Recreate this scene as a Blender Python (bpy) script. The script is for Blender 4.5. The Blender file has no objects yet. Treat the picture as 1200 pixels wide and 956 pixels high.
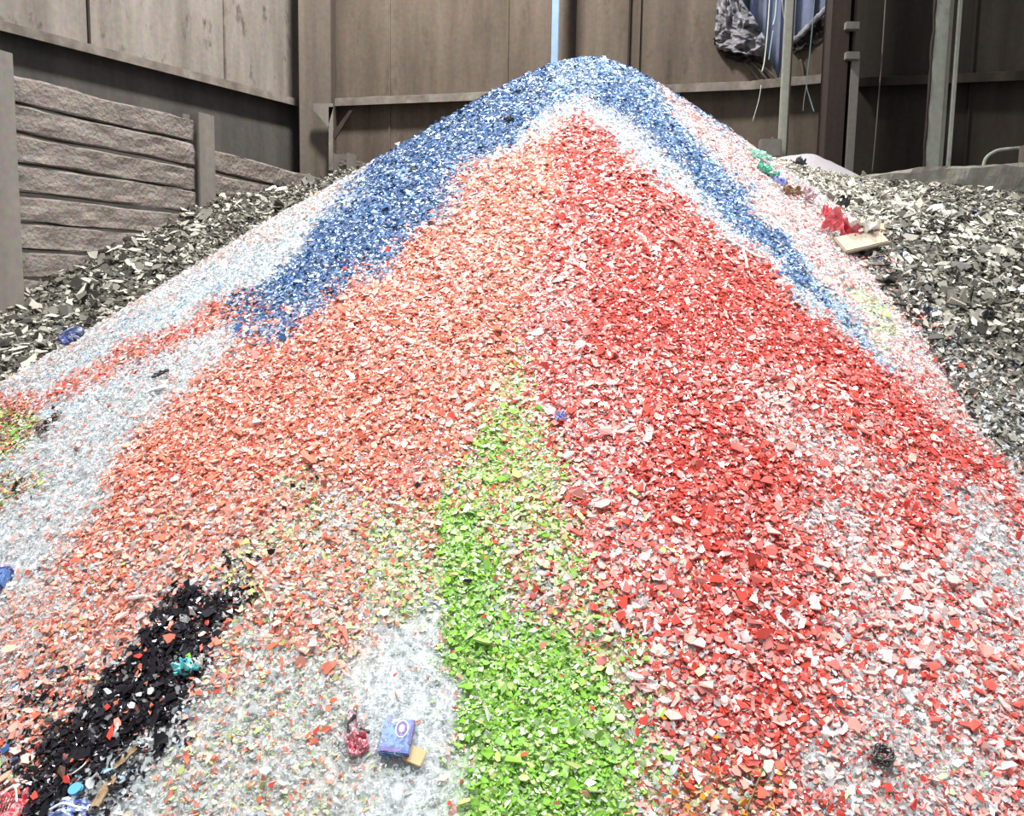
import numpy as np, math
W,H_=1200,956; F=1050.0; CAMZ=1.6
PITCH=math.atan(128/1050); ROLL=math.radians(1.0)
def rotm():
    a=math.pi/2-PITCH
    Rx=np.array([[1,0,0],[0,math.cos(a),-math.sin(a)],[0,math.sin(a),math.cos(a)]])
    Rz=np.array([[math.cos(ROLL),-math.sin(ROLL),0],[math.sin(ROLL),math.cos(ROLL),0],[0,0,1]])
    return Rx@Rz
RM=rotm(); CAM=np.array([0,0,CAMZ])
def ray(px,py):
    d=np.stack([(np.asarray(px,float)-W/2)/F, -(np.asarray(py,float)-H_/2)/F, -np.ones_like(np.asarray(px,float))],-1)
    return d@RM.T
def P(px,py,Y):
    d=ray(px,py); return CAM+d*(np.asarray(Y)/d[...,1])[...,None] if np.ndim(px) else CAM+d*(Y/d[1])
def proj(p):
    q=(np.asarray(p)-CAM)@RM
    z=np.minimum(q[...,2],-1e-3)
    return W/2+F*q[...,0]/-z, H_/2-F*q[...,1]/-z
_t=np.random.RandomState(5).rand(256,256)
def vn(x,y):
    xi=np.floor(x).astype(int); yi=np.floor(y).astype(int); fx=x-xi; fy=y-yi
    fx=fx*fx*(3-2*fx); fy=fy*fy*(3-2*fy)
    g=lambda a,b:_t[a%256,b%256]
    return (g(xi,yi)*(1-fx)+g(xi+1,yi)*fx)*(1-fy)+(g(xi,yi+1)*(1-fx)+g(xi+1,yi+1)*fx)*fy
def fbm(x,y,o=4):
    s=0;a=.5
    for i in range(o):
        s=s+a*(vn(x*2**i+17*i,y*2**i+31*i)-.5); a*=.5
    return s*2
APEX=P(690,71,7.5)
def cone(X,Y):
    dx=X-APEX[0]; dy=Y-APEX[1]; r=np.sqrt(dx*dx+dy*dy)+1e-9
    ph=np.arctan2(dx,-dy)                    # 0 towards the camera, + to the right
    t=np.interp(ph,[-math.pi,-1.9,-1.2,-.6,-.15,.15,.6,1.2,1.9,math.pi],[.7,.66,.655,.69,.735,.73,.73,.77,.78,.7])
    r0=.42
    z=APEX[2]-t*(np.sqrt(r*r+r0*r0)-r0)
    return z+.05*np.minimum(r,1)*fbm(X*.9,Y*.9,3)
def heap_left(X,Y):
    # rises along the plank wall, gently falls towards the coloured cone
    a=np.array([-5.2,9.2]); d=np.array([1.13,2.5]); d=d/np.hypot(*d)
    u=(X-a[0])*d[0]+(Y-a[1])*d[1]; v=(X-a[0])*d[1]-(Y-a[1])*d[0]   # v: distance to the right of the wall
    z=np.interp(u,[-6,0,3.25,6.2,9],[-.1,1.5,2.93,3.62,3.7])
    z=np.where(v<.04,-9,z)
    return z-.24*np.maximum(v,-.3)+.16*fbm(X*.9,Y*.9,3)
def heap_right(X,Y):
    z=np.interp(Y,[2.2,3,3.95,4.4,4.95,5.4,6.5,9,12.5,13.5],[-.5,.1,.86,1.18,1.55,1.84,2.12,2.62,3.16,3.24])
    return z-np.interp(Y,[5,12],[.02,.12])*(X-5.2)-np.interp(Y,[6,11.5],[0,.10])*np.minimum(X-4.7,0)+.16*fbm(X*.8+9,Y*.8,3)
def height(X,Y):
    c=cone(X,Y); l=np.where(X<1.0,heap_left(X,Y),-9); r=np.where(X>1.0,heap_right(X,Y),-9)
    st=np.stack([c,l,r,np.zeros_like(c)])
    return st.max(0), st.argmax(0)
DENS=21000
WORLD=.46; EXPO=0.03
LAMPS=[('unseen_overhead_lamp',(-1.5,12.0,12.0),(-1.0,13.5,3),1.2,1750,(1,.97,.93)),
       ('unseen_overhead_lamp',(-2.6,2.0,10.5),(-1,4.5,1),.6,305,(1,.98,.96),110),  # this and the next three are unseen lamps added for glints on the heap
       ('unseen_overhead_lamp',(3.4,2.0,10.5),(1,4.5,1),.6,305,(1,.98,.96),110),
       ('unseen_overhead_lamp',(-2.6,6.4,10.5),(-1,4.8,1),.6,305,(1,.98,.96),110),
       ('unseen_overhead_lamp',(3.4,6.4,10.5),(1,4.8,1),.6,305,(1,.98,.96),110),
       ('roof_gap_light',(4.2,15.0,8.6),(4.1,14.5,5.8),.5,220,(.62,.76,1))]
import bpy, bmesh, random
from mathutils import Vector, Matrix
SC=bpy.context.scene; COL=SC.collection
rng=np.random.RandomState(11); random.seed(7)

# ------------------------------------------------------------------ helpers
def lin(c):
    c=np.asarray(c,float)/255.0
    return np.where(c<=.04045,c/12.92,((c+.055)/1.055)**2.4)
def L4(c): return tuple(lin(c))+(1.0,)
def cast(px,py,f=None,tmax=17.0):
    """where the sight line of a photo pixel meets the heaps"""
    px=np.atleast_1d(np.array(px,float)); py=np.atleast_1d(np.array(py,float))
    d=ray(px,py); t=np.linspace(1,tmax,2600)
    out=np.zeros((len(px),3)); src=np.zeros(len(px),int)
    for i in range(len(px)):
        for k in range(60):
            p=CAM+ray(px[i],py[i]+k)*t[:,None]
            h,s=height(p[:,0],p[:,1]); b=p[:,2]<h
            if b.any(): break
        j=b.argmax() if b.any() else len(t)-1
        out[i]=p[j]; src[i]=s[j]
    return out,src
def normal_at(x,y,e=.06):
    x=np.asarray(x,float);y=np.asarray(y,float)
    hx=(height(x+e,y)[0]-height(x-e,y)[0])/(2*e); hy=(height(x,y+e)[0]-height(x,y-e)[0])/(2*e)
    n=np.stack([-hx,-hy,np.ones_like(hx)],-1); return n/np.linalg.norm(n,axis=-1,keepdims=True)
def tag(o,label=None,cat=None,group=None,kind=None):
    if label:o['label']=label
    if cat:o['category']=cat
    if group:o['group']=group
    if kind:o['kind']=kind
    return o
def empty(name,loc,label,cat,group=None):
    o=bpy.data.objects.new(name,None); COL.objects.link(o); o.location=loc; o.empty_display_size=.05
    return tag(o,label,cat,group)
def link(name,me,mat,parent=None):
    o=bpy.data.objects.new(name,me); COL.objects.link(o)
    if mat is not None: me.materials.append(mat)
    if parent is not None:
        o.parent=parent; o.matrix_parent_inverse=Matrix.Translation(-Vector(parent.location))
    return o
def mesh_np(name,verts,faces,smooth=False):
    me=bpy.data.meshes.new(name); me.from_pydata([tuple(map(float,v)) for v in verts],[],faces); me.update()
    if smooth:
        for p in me.polygons:p.use_smooth=True
    return me
def from_bm(name,bm,smooth=False):
    bmesh.ops.recalc_face_normals(bm,faces=bm.faces)
    me=bpy.data.meshes.new(name); bm.to_mesh(me); bm.free()
    if smooth:
        for p in me.polygons:p.use_smooth=True
    return me
def bm_box(bm,c,ax,ay,az,sx,sy,sz):
    """box centred at c with unit axes and full sizes"""
    c=np.asarray(c,float); vs=[]
    for k in (-.5,.5):
        for j in (-.5,.5):
            for i in (-.5,.5):
                vs.append(bm.verts.new(tuple(c+np.asarray(ax)*sx*i+np.asarray(ay)*sy*j+np.asarray(az)*sz*k)))
    for f in ((0,2,3,1),(4,5,7,6),(0,1,5,4),(2,6,7,3),(0,4,6,2),(1,3,7,5)):
        bm.faces.new([vs[i] for i in f])
def box_mesh(name,c,ax,ay,az,sx,sy,sz,bev=.0):
    bm=bmesh.new(); bm_box(bm,c,ax,ay,az,sx,sy,sz)
    if bev>0: bmesh.ops.bevel(bm,geom=bm.edges[:],offset=bev,segments=2,affect='EDGES')
    return from_bm(name,bm)
def tube_mesh(name,pts,r,n=8):
    pts=[Vector(p) for p in pts]; rs=r if hasattr(r,'__len__') else [r]*len(pts)
    bm=bmesh.new(); rings=[]
    for i,p in enumerate(pts):
        t=(pts[min(i+1,len(pts)-1)]-pts[max(i-1,0)]).normalized()
        a=t.orthogonal().normalized() if i==0 else (a-t*a.dot(t)).normalized()
        b=t.cross(a)
        rings.append([bm.verts.new(p+(a*math.cos(2*math.pi*k/n)+b*math.sin(2*math.pi*k/n))*rs[i]) for k in range(n)])
    for A,B in zip(rings,rings[1:]):
        for k in range(n): bm.faces.new((A[k],A[(k+1)%n],B[(k+1)%n],B[k]))
    bm.faces.new(rings[0][::-1]); bm.faces.new(rings[-1])
    return from_bm(name,bm,True)
def smooth_path(pts,n=8):
    pts=[np.asarray(p,float) for p in pts]; out=[]
    for i in range(len(pts)-1):
        p0=pts[max(i-1,0)];p1=pts[i];p2=pts[i+1];p3=pts[min(i+2,len(pts)-1)]
        for k in range(n):
            t=k/n
            out.append(.5*((2*p1)+(-p0+p2)*t+(2*p0-5*p1+4*p2-p3)*t*t+(-p0+3*p1-3*p2+p3)*t**3))
    out.append(pts[-1]); return out
Z=np.array([0,0,1.0])

# ------------------------------------------------------------------ materials
def new_mat(name):
    m=bpy.data.materials.new(name); m.use_nodes=True
    nt=m.node_tree; b=nt.nodes['Principled BSDF']; return m,nt,b
def plain(name,rgb,rough=.6,spec=.4,var=.12,scale=6,metal=0):
    m,nt,b=new_mat(name)
    tc=nt.nodes.new('ShaderNodeTexCoord'); no=nt.nodes.new('ShaderNodeTexNoise'); no.inputs['Scale'].default_value=scale; no.inputs['Detail'].default_value=6
    nt.links.new(tc.outputs['Object'],no.inputs['Vector'])
    r=nt.nodes.new('ShaderNodeValToRGB'); c=lin(rgb)
    r.color_ramp.elements[0].position=.3; r.color_ramp.elements[1].position=.7
    r.color_ramp.elements[0].color=tuple(c*(1-var))+(1,); r.color_ramp.elements[1].color=tuple(np.minimum(c*(1+var),1))+(1,)
    nt.links.new(no.outputs['Fac'],r.inputs['Fac']); nt.links.new(r.outputs['Color'],b.inputs['Base Color'])
    b.inputs['Roughness'].default_value=rough; b.inputs['Specular IOR Level'].default_value=spec; b.inputs['Metallic'].default_value=metal
    return m
def grimy(name,c1,c2,c3,streak=(1.2,1.2,.12),rough=.85,bump=.0,stain=.0,bscale=8):
    """dusty sheet: large vertical streaks plus fine dirt, optional dark stains"""
    m,nt,b=new_mat(name); N=nt.nodes.new; K=nt.links.new
    g=N('ShaderNodeNewGeometry'); mp=N('ShaderNodeMapping'); mp.inputs['Scale'].default_value=streak
    K(g.outputs['Position'],mp.inputs['Vector'])
    n1=N('ShaderNodeTexNoise'); n1.inputs['Scale'].default_value=1.6; n1.inputs['Detail'].default_value=8; n1.inputs['Roughness'].default_value=.6
    K(mp.outputs['Vector'],n1.inputs['Vector'])
    r=N('ShaderNodeValToRGB'); e=r.color_ramp.elements
    e[0].position=.32; e[0].color=L4(c1); e[1].position=.68; e[1].color=L4(c3); q=e.new(.5); q.color=L4(c2)
    K(n1.outputs['Fac'],r.inputs['Fac'])
    n2=N('ShaderNodeTexNoise'); n2.inputs['Scale'].default_value=14; n2.inputs['Detail'].default_value=8; K(g.outputs['Position'],n2.inputs['Vector'])
    mx=N('ShaderNodeMix'); mx.data_type='RGBA'; mx.blend_type='OVERLAY'; mx.inputs['Factor'].default_value=.35
    K(r.outputs['Color'],mx.inputs['A']); K(n2.outputs['Color'],mx.inputs['B'])
    hs=N('ShaderNodeHueSaturation'); hs.inputs['Saturation'].default_value=.8; K(mx.outputs['Result'],hs.inputs['Color'])
    out=hs.outputs['Color']
    if stain>0:
        mp2=N('ShaderNodeMapping'); mp2.inputs['Scale'].default_value=(2.6,2.6,1.1); K(g.outputs['Position'],mp2.inputs['Vector'])
        n3=N('ShaderNodeTexNoise'); n3.inputs['Scale'].default_value=1.5; n3.inputs['Detail'].default_value=9; n3.inputs['Roughness'].default_value=.68; K(mp2.outputs['Vector'],n3.inputs['Vector'])
        r3=N('ShaderNodeValToRGB'); r3.color_ramp.elements[0].position=.57; r3.color_ramp.elements[1].position=.70
        r3.color_ramp.elements[0].color=(0,0,0,1); r3.color_ramp.elements[1].color=(stain,stain,stain,1); K(n3.outputs['Fac'],r3.inputs['Fac'])
        m2=N('ShaderNodeMix'); m2.data_type='RGBA'; K(r3.outputs['Color'],m2.inputs['Factor']); K(out,m2.inputs['A']); m2.inputs['B'].default_value=L4((62,52,46)); out=m2.outputs['Result']
    K(out,b.inputs['Base Color']); b.inputs['Roughness'].default_value=rough; b.inputs['Specular IOR Level'].default_value=.2
    if bump>0:
        n4=N('ShaderNodeTexNoise'); n4.inputs['Scale'].default_value=bscale; n4.inputs['Detail'].default_value=8; K(g.outputs['Position'],n4.inputs['Vector'])
        bp=N('ShaderNodeBump'); bp.inputs['Strength'].default_value=bump; bp.inputs['Distance'].default_value=.03; K(n4.outputs['Fac'],bp.inputs['Height']); K(bp.outputs['Normal'],b.inputs['Normal'])
    return m
def shard_mat(name,rough=.16,spec=.55,trans=.0,sss=0):
    m,nt,b=new_mat(name)
    a=nt.nodes.new('ShaderNodeAttribute'); a.attribute_name='tint'
    nt.links.new(a.outputs['Color'],b.inputs['Base Color'])
    b.inputs['Roughness'].default_value=rough; b.inputs['Specular IOR Level'].default_value=spec; b.inputs['IOR'].default_value=1.5
    if trans>0:
        out=nt.nodes['Material Output']; t=nt.nodes.new('ShaderNodeBsdfTranslucent'); nt.links.new(a.outputs['Color'],t.inputs['Color'])
        mx=nt.nodes.new('ShaderNodeMixShader'); mx.inputs[0].default_value=trans
        nt.links.new(b.outputs[0],mx.inputs[1]); nt.links.new(t.outputs[0],mx.inputs[2]); nt.links.new(mx.outputs[0],out.inputs['Surface'])
        if sss>0:
            tr=nt.nodes.new('ShaderNodeBsdfTransparent'); m2=nt.nodes.new('ShaderNodeMixShader'); m2.inputs[0].default_value=sss
            nt.links.new(mx.outputs[0],m2.inputs[1]); nt.links.new(tr.outputs[0],m2.inputs[2]); nt.links.new(m2.outputs[0],out.inputs['Surface'])
    return m
M_GLASS=shard_mat('broken glass',.14,.6,.12); M_CLEAR=shard_mat('clear broken glass',.1,.7,.15,.45)
M_FLAKE=shard_mat('dusty grey flakes',.55,.3,0)
M_MOUND=shard_mat('fine cullet bed',.6,.2,0)
M_WALL_L=grimy('dusty pale wall sheet',(112,104,96),(136,127,118),(156,148,140),stain=.95)
M_WALL_LOW=grimy('grey lower wall sheet',(74,70,67),(86,82,78),(99,94,88),stain=.25)
M_WALL_B=grimy('brown dusty wall liner',(78,66,55),(97,84,71),(112,98,84),stain=.45)
M_WALL_SHADE=grimy('shade-darkened brown wall liner',(40,34,29),(54,46,39),(68,59,50),stain=.4)  # browner liner, its colour also darkened for the shade in the right bays
M_GIRT=grimy('dusty steel girt',(100,90,80),(124,114,104),(146,136,126),streak=(2,2,2))
M_COLUMN=grimy('dusty brown steel',(88,78,68),(104,93,82),(120,108,96))
M_DARKST=grimy('dark rusty steel',(48,38,35),(60,48,44),(74,60,54))
M_PLANK=grimy('weathered dusty timber',(112,102,94),(134,123,114),(150,140,131),streak=(1.5,1.5,6),bump=1.0,bscale=22)
M_POST=grimy('grey beige painted steel',(108,102,94),(122,115,107),(134,128,119))
M_PALEST=grimy('pale green grey painted steel',(140,140,126),(162,163,150),(184,185,172),stain=.6)
M_CONC=grimy('dusty concrete',(118,113,102),(142,137,125),(158,153,141),streak=(2,2,2),bump=.6,bscale=10)
M_BLUELIGHT=plain('steel tinted as blue daylight',(150,178,214),.45,.5,.1)  # bluish daylight on the post put into its base colour
M_FLOOR=grimy('dirty concrete floor',(80,76,72),(100,96,90),(116,112,106),streak=(1,1,1))
M_CAV=grimy('bluish outer sheeting',(84,88,110),(104,110,134),(126,132,156))
M_LINER=grimy('torn dusty lining',(88,84,88),(120,116,122),(158,156,166),streak=(5,5,5),bump=.8,bscale=20)
M_LINDK=grimy('dark lining and tear shadow',(36,31,29),(52,46,42),(74,66,60),streak=(5,5,5),bump=.6,bscale=20)  # dark brown lining, also the shadow painted in below the torn flap
M_CORD=plain('pale cord',(206,210,204),.6,.3); M_CORDB=plain('pale blue cord',(166,196,204),.5,.3); M_CORDD=plain('dark cable',(58,50,46),.7,.2)
M_WHITEP=plain('white powder',(170,166,170),.9,.1,.06,30)

# ------------------------------------------------------------------ cullet colour map (photo pixels -> mixture of glass)
PAL={'C':(196,203,206),'W':(232,234,234),'R':(207,74,62),'P':(237,168,157),'O':(218,116,90),'Q':(240,174,152),'B':(44,84,136),'L':(138,176,212),
     'G':(132,188,66),'H':(192,218,160),'Y':(182,192,116),'K':(25,22,29),'A':(214,136,44),'N':(84,52,40),'D':(140,142,140)}
KEYS=list(PAL)
GROUPS={'clear_cullet':'CWD','red_cullet':'RP','orange_cullet':'OQA','blue_cullet':'BL','green_cullet':'GHY','black_cullet':'KN'}
def Zn(poly,f,size=1.0,**mix): return (np.array(poly,float),f,size,mix)
ZONES=[
 # whitish lower left, orange field
 Zn([(-300,700),(60,640),(200,700),(100,830),(0,900),(-300,1100)],30,.95,O=.16,Q=.14,C=.63,P=.05,W=.02),
 Zn([(690,140),(600,172),(545,225),(490,264),(430,314),(370,352),(310,398),(270,425),(225,450),(180,490),(135,545),(105,600),(85,650),(120,690),(230,690),(330,650),(420,620),(520,590),(590,480),(640,330),(690,220)],15,1.0,O=.50,Q=.26,C=.15,R=.06,W=.03),
 Zn([(120,590),(330,560),(330,640),(260,690),(180,700),(110,800),(60,850),(78,722)],22,1.05,O=.36,Q=.20,C=.42,Y=.02),
 Zn([(330,600),(420,570),(520,570),(520,640),(470,740),(420,800),(360,850),(300,1100),(130,1100),(240,800),(290,700)],26,1.0,O=.16,Q=.14,C=.58,H=.11,Y=.01),
 Zn([(320,620),(420,640),(480,600),(500,650),(420,720),(400,800),(330,900),(240,870),(250,760)],22,1.1,O=.28,Q=.18,C=.42,H=.10,Y=.02),
 Zn([(-300,820),(60,800),(100,810),(60,900),(40,1100),(-300,1100)],20,1.1,O=.2,Q=.14,C=.42,K=.12,N=.06,B=.02,H=.04),
 Zn([(430,560),(540,540),(560,600),(500,660),(430,640)],20,1.0,O=.32,R=.18,Q=.24,C=.24,Y=.02),
 Zn([(480,690),(518,690),(530,800),(545,900),(552,1100),(140,1100),(190,890),(330,910),(400,800),(440,740)],14,.7,C=.945,W=.02,O=.015,H=.02),
 Zn([(230,790),(330,750),(400,790),(400,920),(300,1100),(120,1100)],24,.9,C=.76,O=.08,Q=.03,H=.1,Y=.03),
 # red field
 Zn([(672,135),(720,168),(780,222),(850,268),(900,308),(960,368),(1020,412),(1070,445),(1110,478),(1150,515),(1210,590),(1600,900),(1600,1300),(800,1300),(760,900),(720,790),(690,700),(650,600),(630,520),(612,430),(620,340),(648,230)],10,1.1,R=.56,P=.25,C=.12,W=.07),
 Zn([(600,330),(655,318),(690,390),(650,450),(612,410)],16,1.0,R=.34,P=.32,C=.24,W=.1),
 Zn([(648,150),(690,150),(760,220),(860,292),(960,385),(940,420),(840,400),(740,420),(690,370),(660,250)],14,1.05,R=.68,P=.22,C=.06,W=.04),
 Zn([(700,340),(860,300),(960,378),(1080,458),(1150,530),(1195,580),(1120,570),(1040,490),(930,425),(800,430),(700,420)],10,1.0,R=.82,P=.13,C=.03,W=.02),
 Zn([(740,440),(870,470),(960,545),(1060,590),(1115,635),(1065,648),(970,600),(890,600),(870,680),(800,650),(740,580),(690,500)],12,1.1,R=.82,P=.12,C=.03,W=.03),
 Zn([(830,640),(960,640),(980,730),(930,860),(860,885),(810,790)],20,1.25,R=.62,P=.2,C=.1,W=.08),
 Zn([(885,455),(940,470),(1010,520),(1075,572),(1050,592),(970,552),(900,505)],12,1.0,C=.36,W=.12,P=.32,R=.2),
 Zn([(955,570),(1000,590),(1045,645),(1000,665),(940,620)],14,1.0,C=.38,W=.2,P=.24,R=.18),
 Zn([(690,440),(740,440),(760,520),(740,590),(690,560),(660,490)],18,1.1,R=.42,P=.32,C=.18,W=.08),
 Zn([(1110,640),(1210,660),(1600,900),(1600,1300),(940,1300),(955,850),(990,740),(1000,660)],26,1.15,R=.25,P=.25,C=.32,W=.18),
 Zn([(1092,565),(1150,575),(1210,630),(1300,760),(1210,740),(1130,655)],13,1.0,C=.72,W=.12,P=.1,R=.06),
 Zn([(945,860),(1060,835),(1150,900),(1150,1000),(950,1000)],22,1.05,C=.6,W=.1,R=.14,P=.12,H=.04),
 Zn([(640,590),(700,580),(790,650),(815,760),(830,870),(800,1100),(755,900),(705,730)],24,1.25,R=.36,P=.24,C=.24,W=.1,H=.05,Y=.01),
 # green tongue
 Zn([(590,405),(618,425),(645,500),(665,580),(690,640),(730,740),(760,850),(800,1100),(545,1100),(538,850),(522,760),(512,690),(500,640),(525,570),(560,480)],13,1.0,G=.2,H=.26,Y=.13,C=.19,R=.1,O=.06,P=.06),
 Zn([(515,580),(555,590),(575,640),(600,700),(680,765),(730,850),(760,1100),(548,1100),(540,850),(524,760),(512,690)],8,.95,G=.72,H=.16,Y=.06,C=.05,O=.01),
 Zn([(570,500),(600,505),(590,560),(560,570)],9,1,G=.45,H=.25,Y=.1,C=.1,R=.1),
 Zn([(610,610),(690,660),(700,745),(640,720),(600,680)],16,1.15,H=.3,G=.12,C=.28,R=.16,P=.14),
 Zn([(560,690),(620,690),(640,750),(580,740)],14,1.0,G=.35,C=.3,H=.25,R=.1),
 Zn([(690,760),(750,800),(800,900),(790,1000),(730,860)],18,1.1,H=.3,C=.3,R=.14,P=.1,G=.16),
 Zn([(430,610),(500,610),(514,680),(470,720),(420,710)],16,1.0,H=.32,Y=.1,C=.36,O=.16,G=.06),
 Zn([(330,550),(385,540),(370,620),(285,675),(265,655),(330,600)],13,.95,Y=.08,H=.2,C=.46,O=.22,K=.04),
 Zn([(790,890),(890,870),(920,940),(910,1050),(780,1050)],20,1.1,A=.10,O=.16,C=.28,H=.12,R=.16,N=.05,P=.07),
 # blue crown and bands
 Zn([(655,40),(735,40),(800,100),(900,210),(880,250),(800,190),(720,130),(690,118),(640,128),(600,165),(560,190),(620,110)],6,.85,L=.36,B=.34,C=.24,W=.06),
 Zn([(650,35),(545,108),(455,166),(412,212),(380,255),(335,303),(285,350),(262,378),(285,405),(330,388),(400,342),(450,300),(510,250),(550,196),(600,158),(632,122),(650,90)],7,.85,B=.72,L=.17,C=.1,W=.01),
 Zn([(560,190),(590,175),(520,245),(450,305),(380,355),(300,412),(265,400),(330,370),(420,310),(500,250)],10,.95,B=.34,L=.14,C=.3,P=.12,R=.1),
 Zn([(630,132),(690,112),(760,150),(830,215),(910,290),(980,350),(1050,420),(1095,468),(1020,412),(950,365),(850,270),(780,222),(720,168),(672,135)],7,.85,C=.66,W=.1,L=.14,P=.1),
 Zn([(705,85),(760,122),(820,182),(880,242),(930,288),(975,345),(995,378),(960,352),(910,308),(850,250),(790,190),(735,138),(690,115)],6,.8,B=.62,L=.26,C=.12),
 Zn([(950,330),(985,345),(1040,415),(1050,440),(1000,395)],8,.85,L=.34,C=.5,B=.14,P=.02),
 Zn([(745,66),(830,140),(905,205),(965,262),(1045,318),(1100,390),(1150,455),(1190,520),(1130,490),(1060,430),(985,345),(900,250),(800,148)],7,.85,C=.54,P=.26,W=.14,R=.04,L=.02),
 Zn([(1000,342),(1030,345),(1060,385),(1040,392)],8,.85,H=.45,C=.45,Y=.08,R=.02),
 Zn([(1060,405),(1110,455),(1180,545),(1150,540),(1090,480)],10,.95,C=.46,P=.26,R=.26,W=.02),
 Zn([(1090,385),(1180,490),(1205,545),(1180,540),(1130,470)],6,.9,C=.86,D=.1,P=.04),
 # left flank stripes
 Zn([(440,205),(380,255),(300,290),(200,345),(100,405),(0,465),(-200,560),(-200,700),(0,545),(110,470),(200,410),(270,400),(330,300),(420,232)],6,.85,C=.87,W=.05,L=.06,P=.02),
 Zn([(-200,570),(0,470),(60,448),(130,416),(200,380),(262,360),(292,368),(262,396),(200,402),(130,432),(60,466),(0,505),(-200,620)],9,.95,O=.4,R=.14,C=.34,P=.12),
 Zn([(255,396),(215,402),(110,472),(60,502),(0,548),(-200,660),(-300,760),(0,735),(60,650),(105,570),(165,495),(240,440),(275,412)],9,.9,C=.92,W=.02,O=.03,P=.03),
 Zn([(-60,490),(30,483),(42,508),(-60,560)],8,.95,G=.16,Y=.2,N=.18,O=.22,C=.24),
 Zn([(35,512),(66,480),(72,486),(46,516)],3,.95,N=.5,K=.2,C=.3),
 Zn([(-60,560),(58,543),(62,556),(30,590),(-60,610)],8,.95,C=.5,K=.12,Y=.14,O=.12,D=.12),
 Zn([(310,395),(255,385),(285,345),(330,360)],12,1.0,B=.34,L=.1,C=.3,O=.26),
 # black tongue, some grey mixed in for glossy highlights
 Zn([(255,655),(305,635),(300,695),(262,705)],9,1.0,K=.22,Y=.16,C=.42,O=.12,H=.08),
 Zn([(25,945),(40,870),(95,822),(150,768),(188,716),(210,700),(284,698),(278,720),(250,738),(240,785),(205,828),(160,872),(110,900),(85,960),(20,1000)],7,1.15,K=.84,C=.05,O=.04,N=.02,D=.05),
 Zn([(85,900),(160,880),(215,830),(225,850),(160,905),(120,960),(60,990)],9,1.1,C=.52,K=.34,L=.04,D=.1),
]
def inside(poly,x,y):
    r=np.zeros(len(x),bool); n=len(poly)
    for i in range(n):
        x0,y0=poly[i]; x1,y1=poly[i-1]
        if y0==y1: continue
        c=(y0>y)!=(y1>y); r^=c&(x<(x1-x0)*(y-y0)/(y1-y0)+x0)
    return r
def zone_mix(px,py,R,jit=1.0):
    """per point: weights over KEYS and a size factor"""
    n=len(px); w=np.zeros((n,len(KEYS))); w[:,0]=.84; w[:,1]=.07; w[:,KEYS.index('P')]=.05; w[:,KEYS.index('Q')]=.04; sz=np.full(n,.95)
    u=fbm(px*.02,py*.02,4); v=fbm(px*.02+50,py*.02+90,4)
    for poly,f,s,mix in ZONES:
        x=px+R.randn(n)*f*.8*jit+u*f*2.6; y=py+R.randn(n)*f*.8*jit+v*f*2.6
        m=inside(poly,x,y); row=np.zeros(len(KEYS))
        for k,a in mix.items(): row[KEYS.index(k)]=a
        w[m]=row/row.sum(); sz[m]=s
    return w,sz
PALL=np.array([lin(PAL[k]) for k in KEYS])
GREY=[lin(c) for c in ((42,40,37),(84,81,74),(126,123,112),(176,172,160),(212,208,197))]

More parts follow.
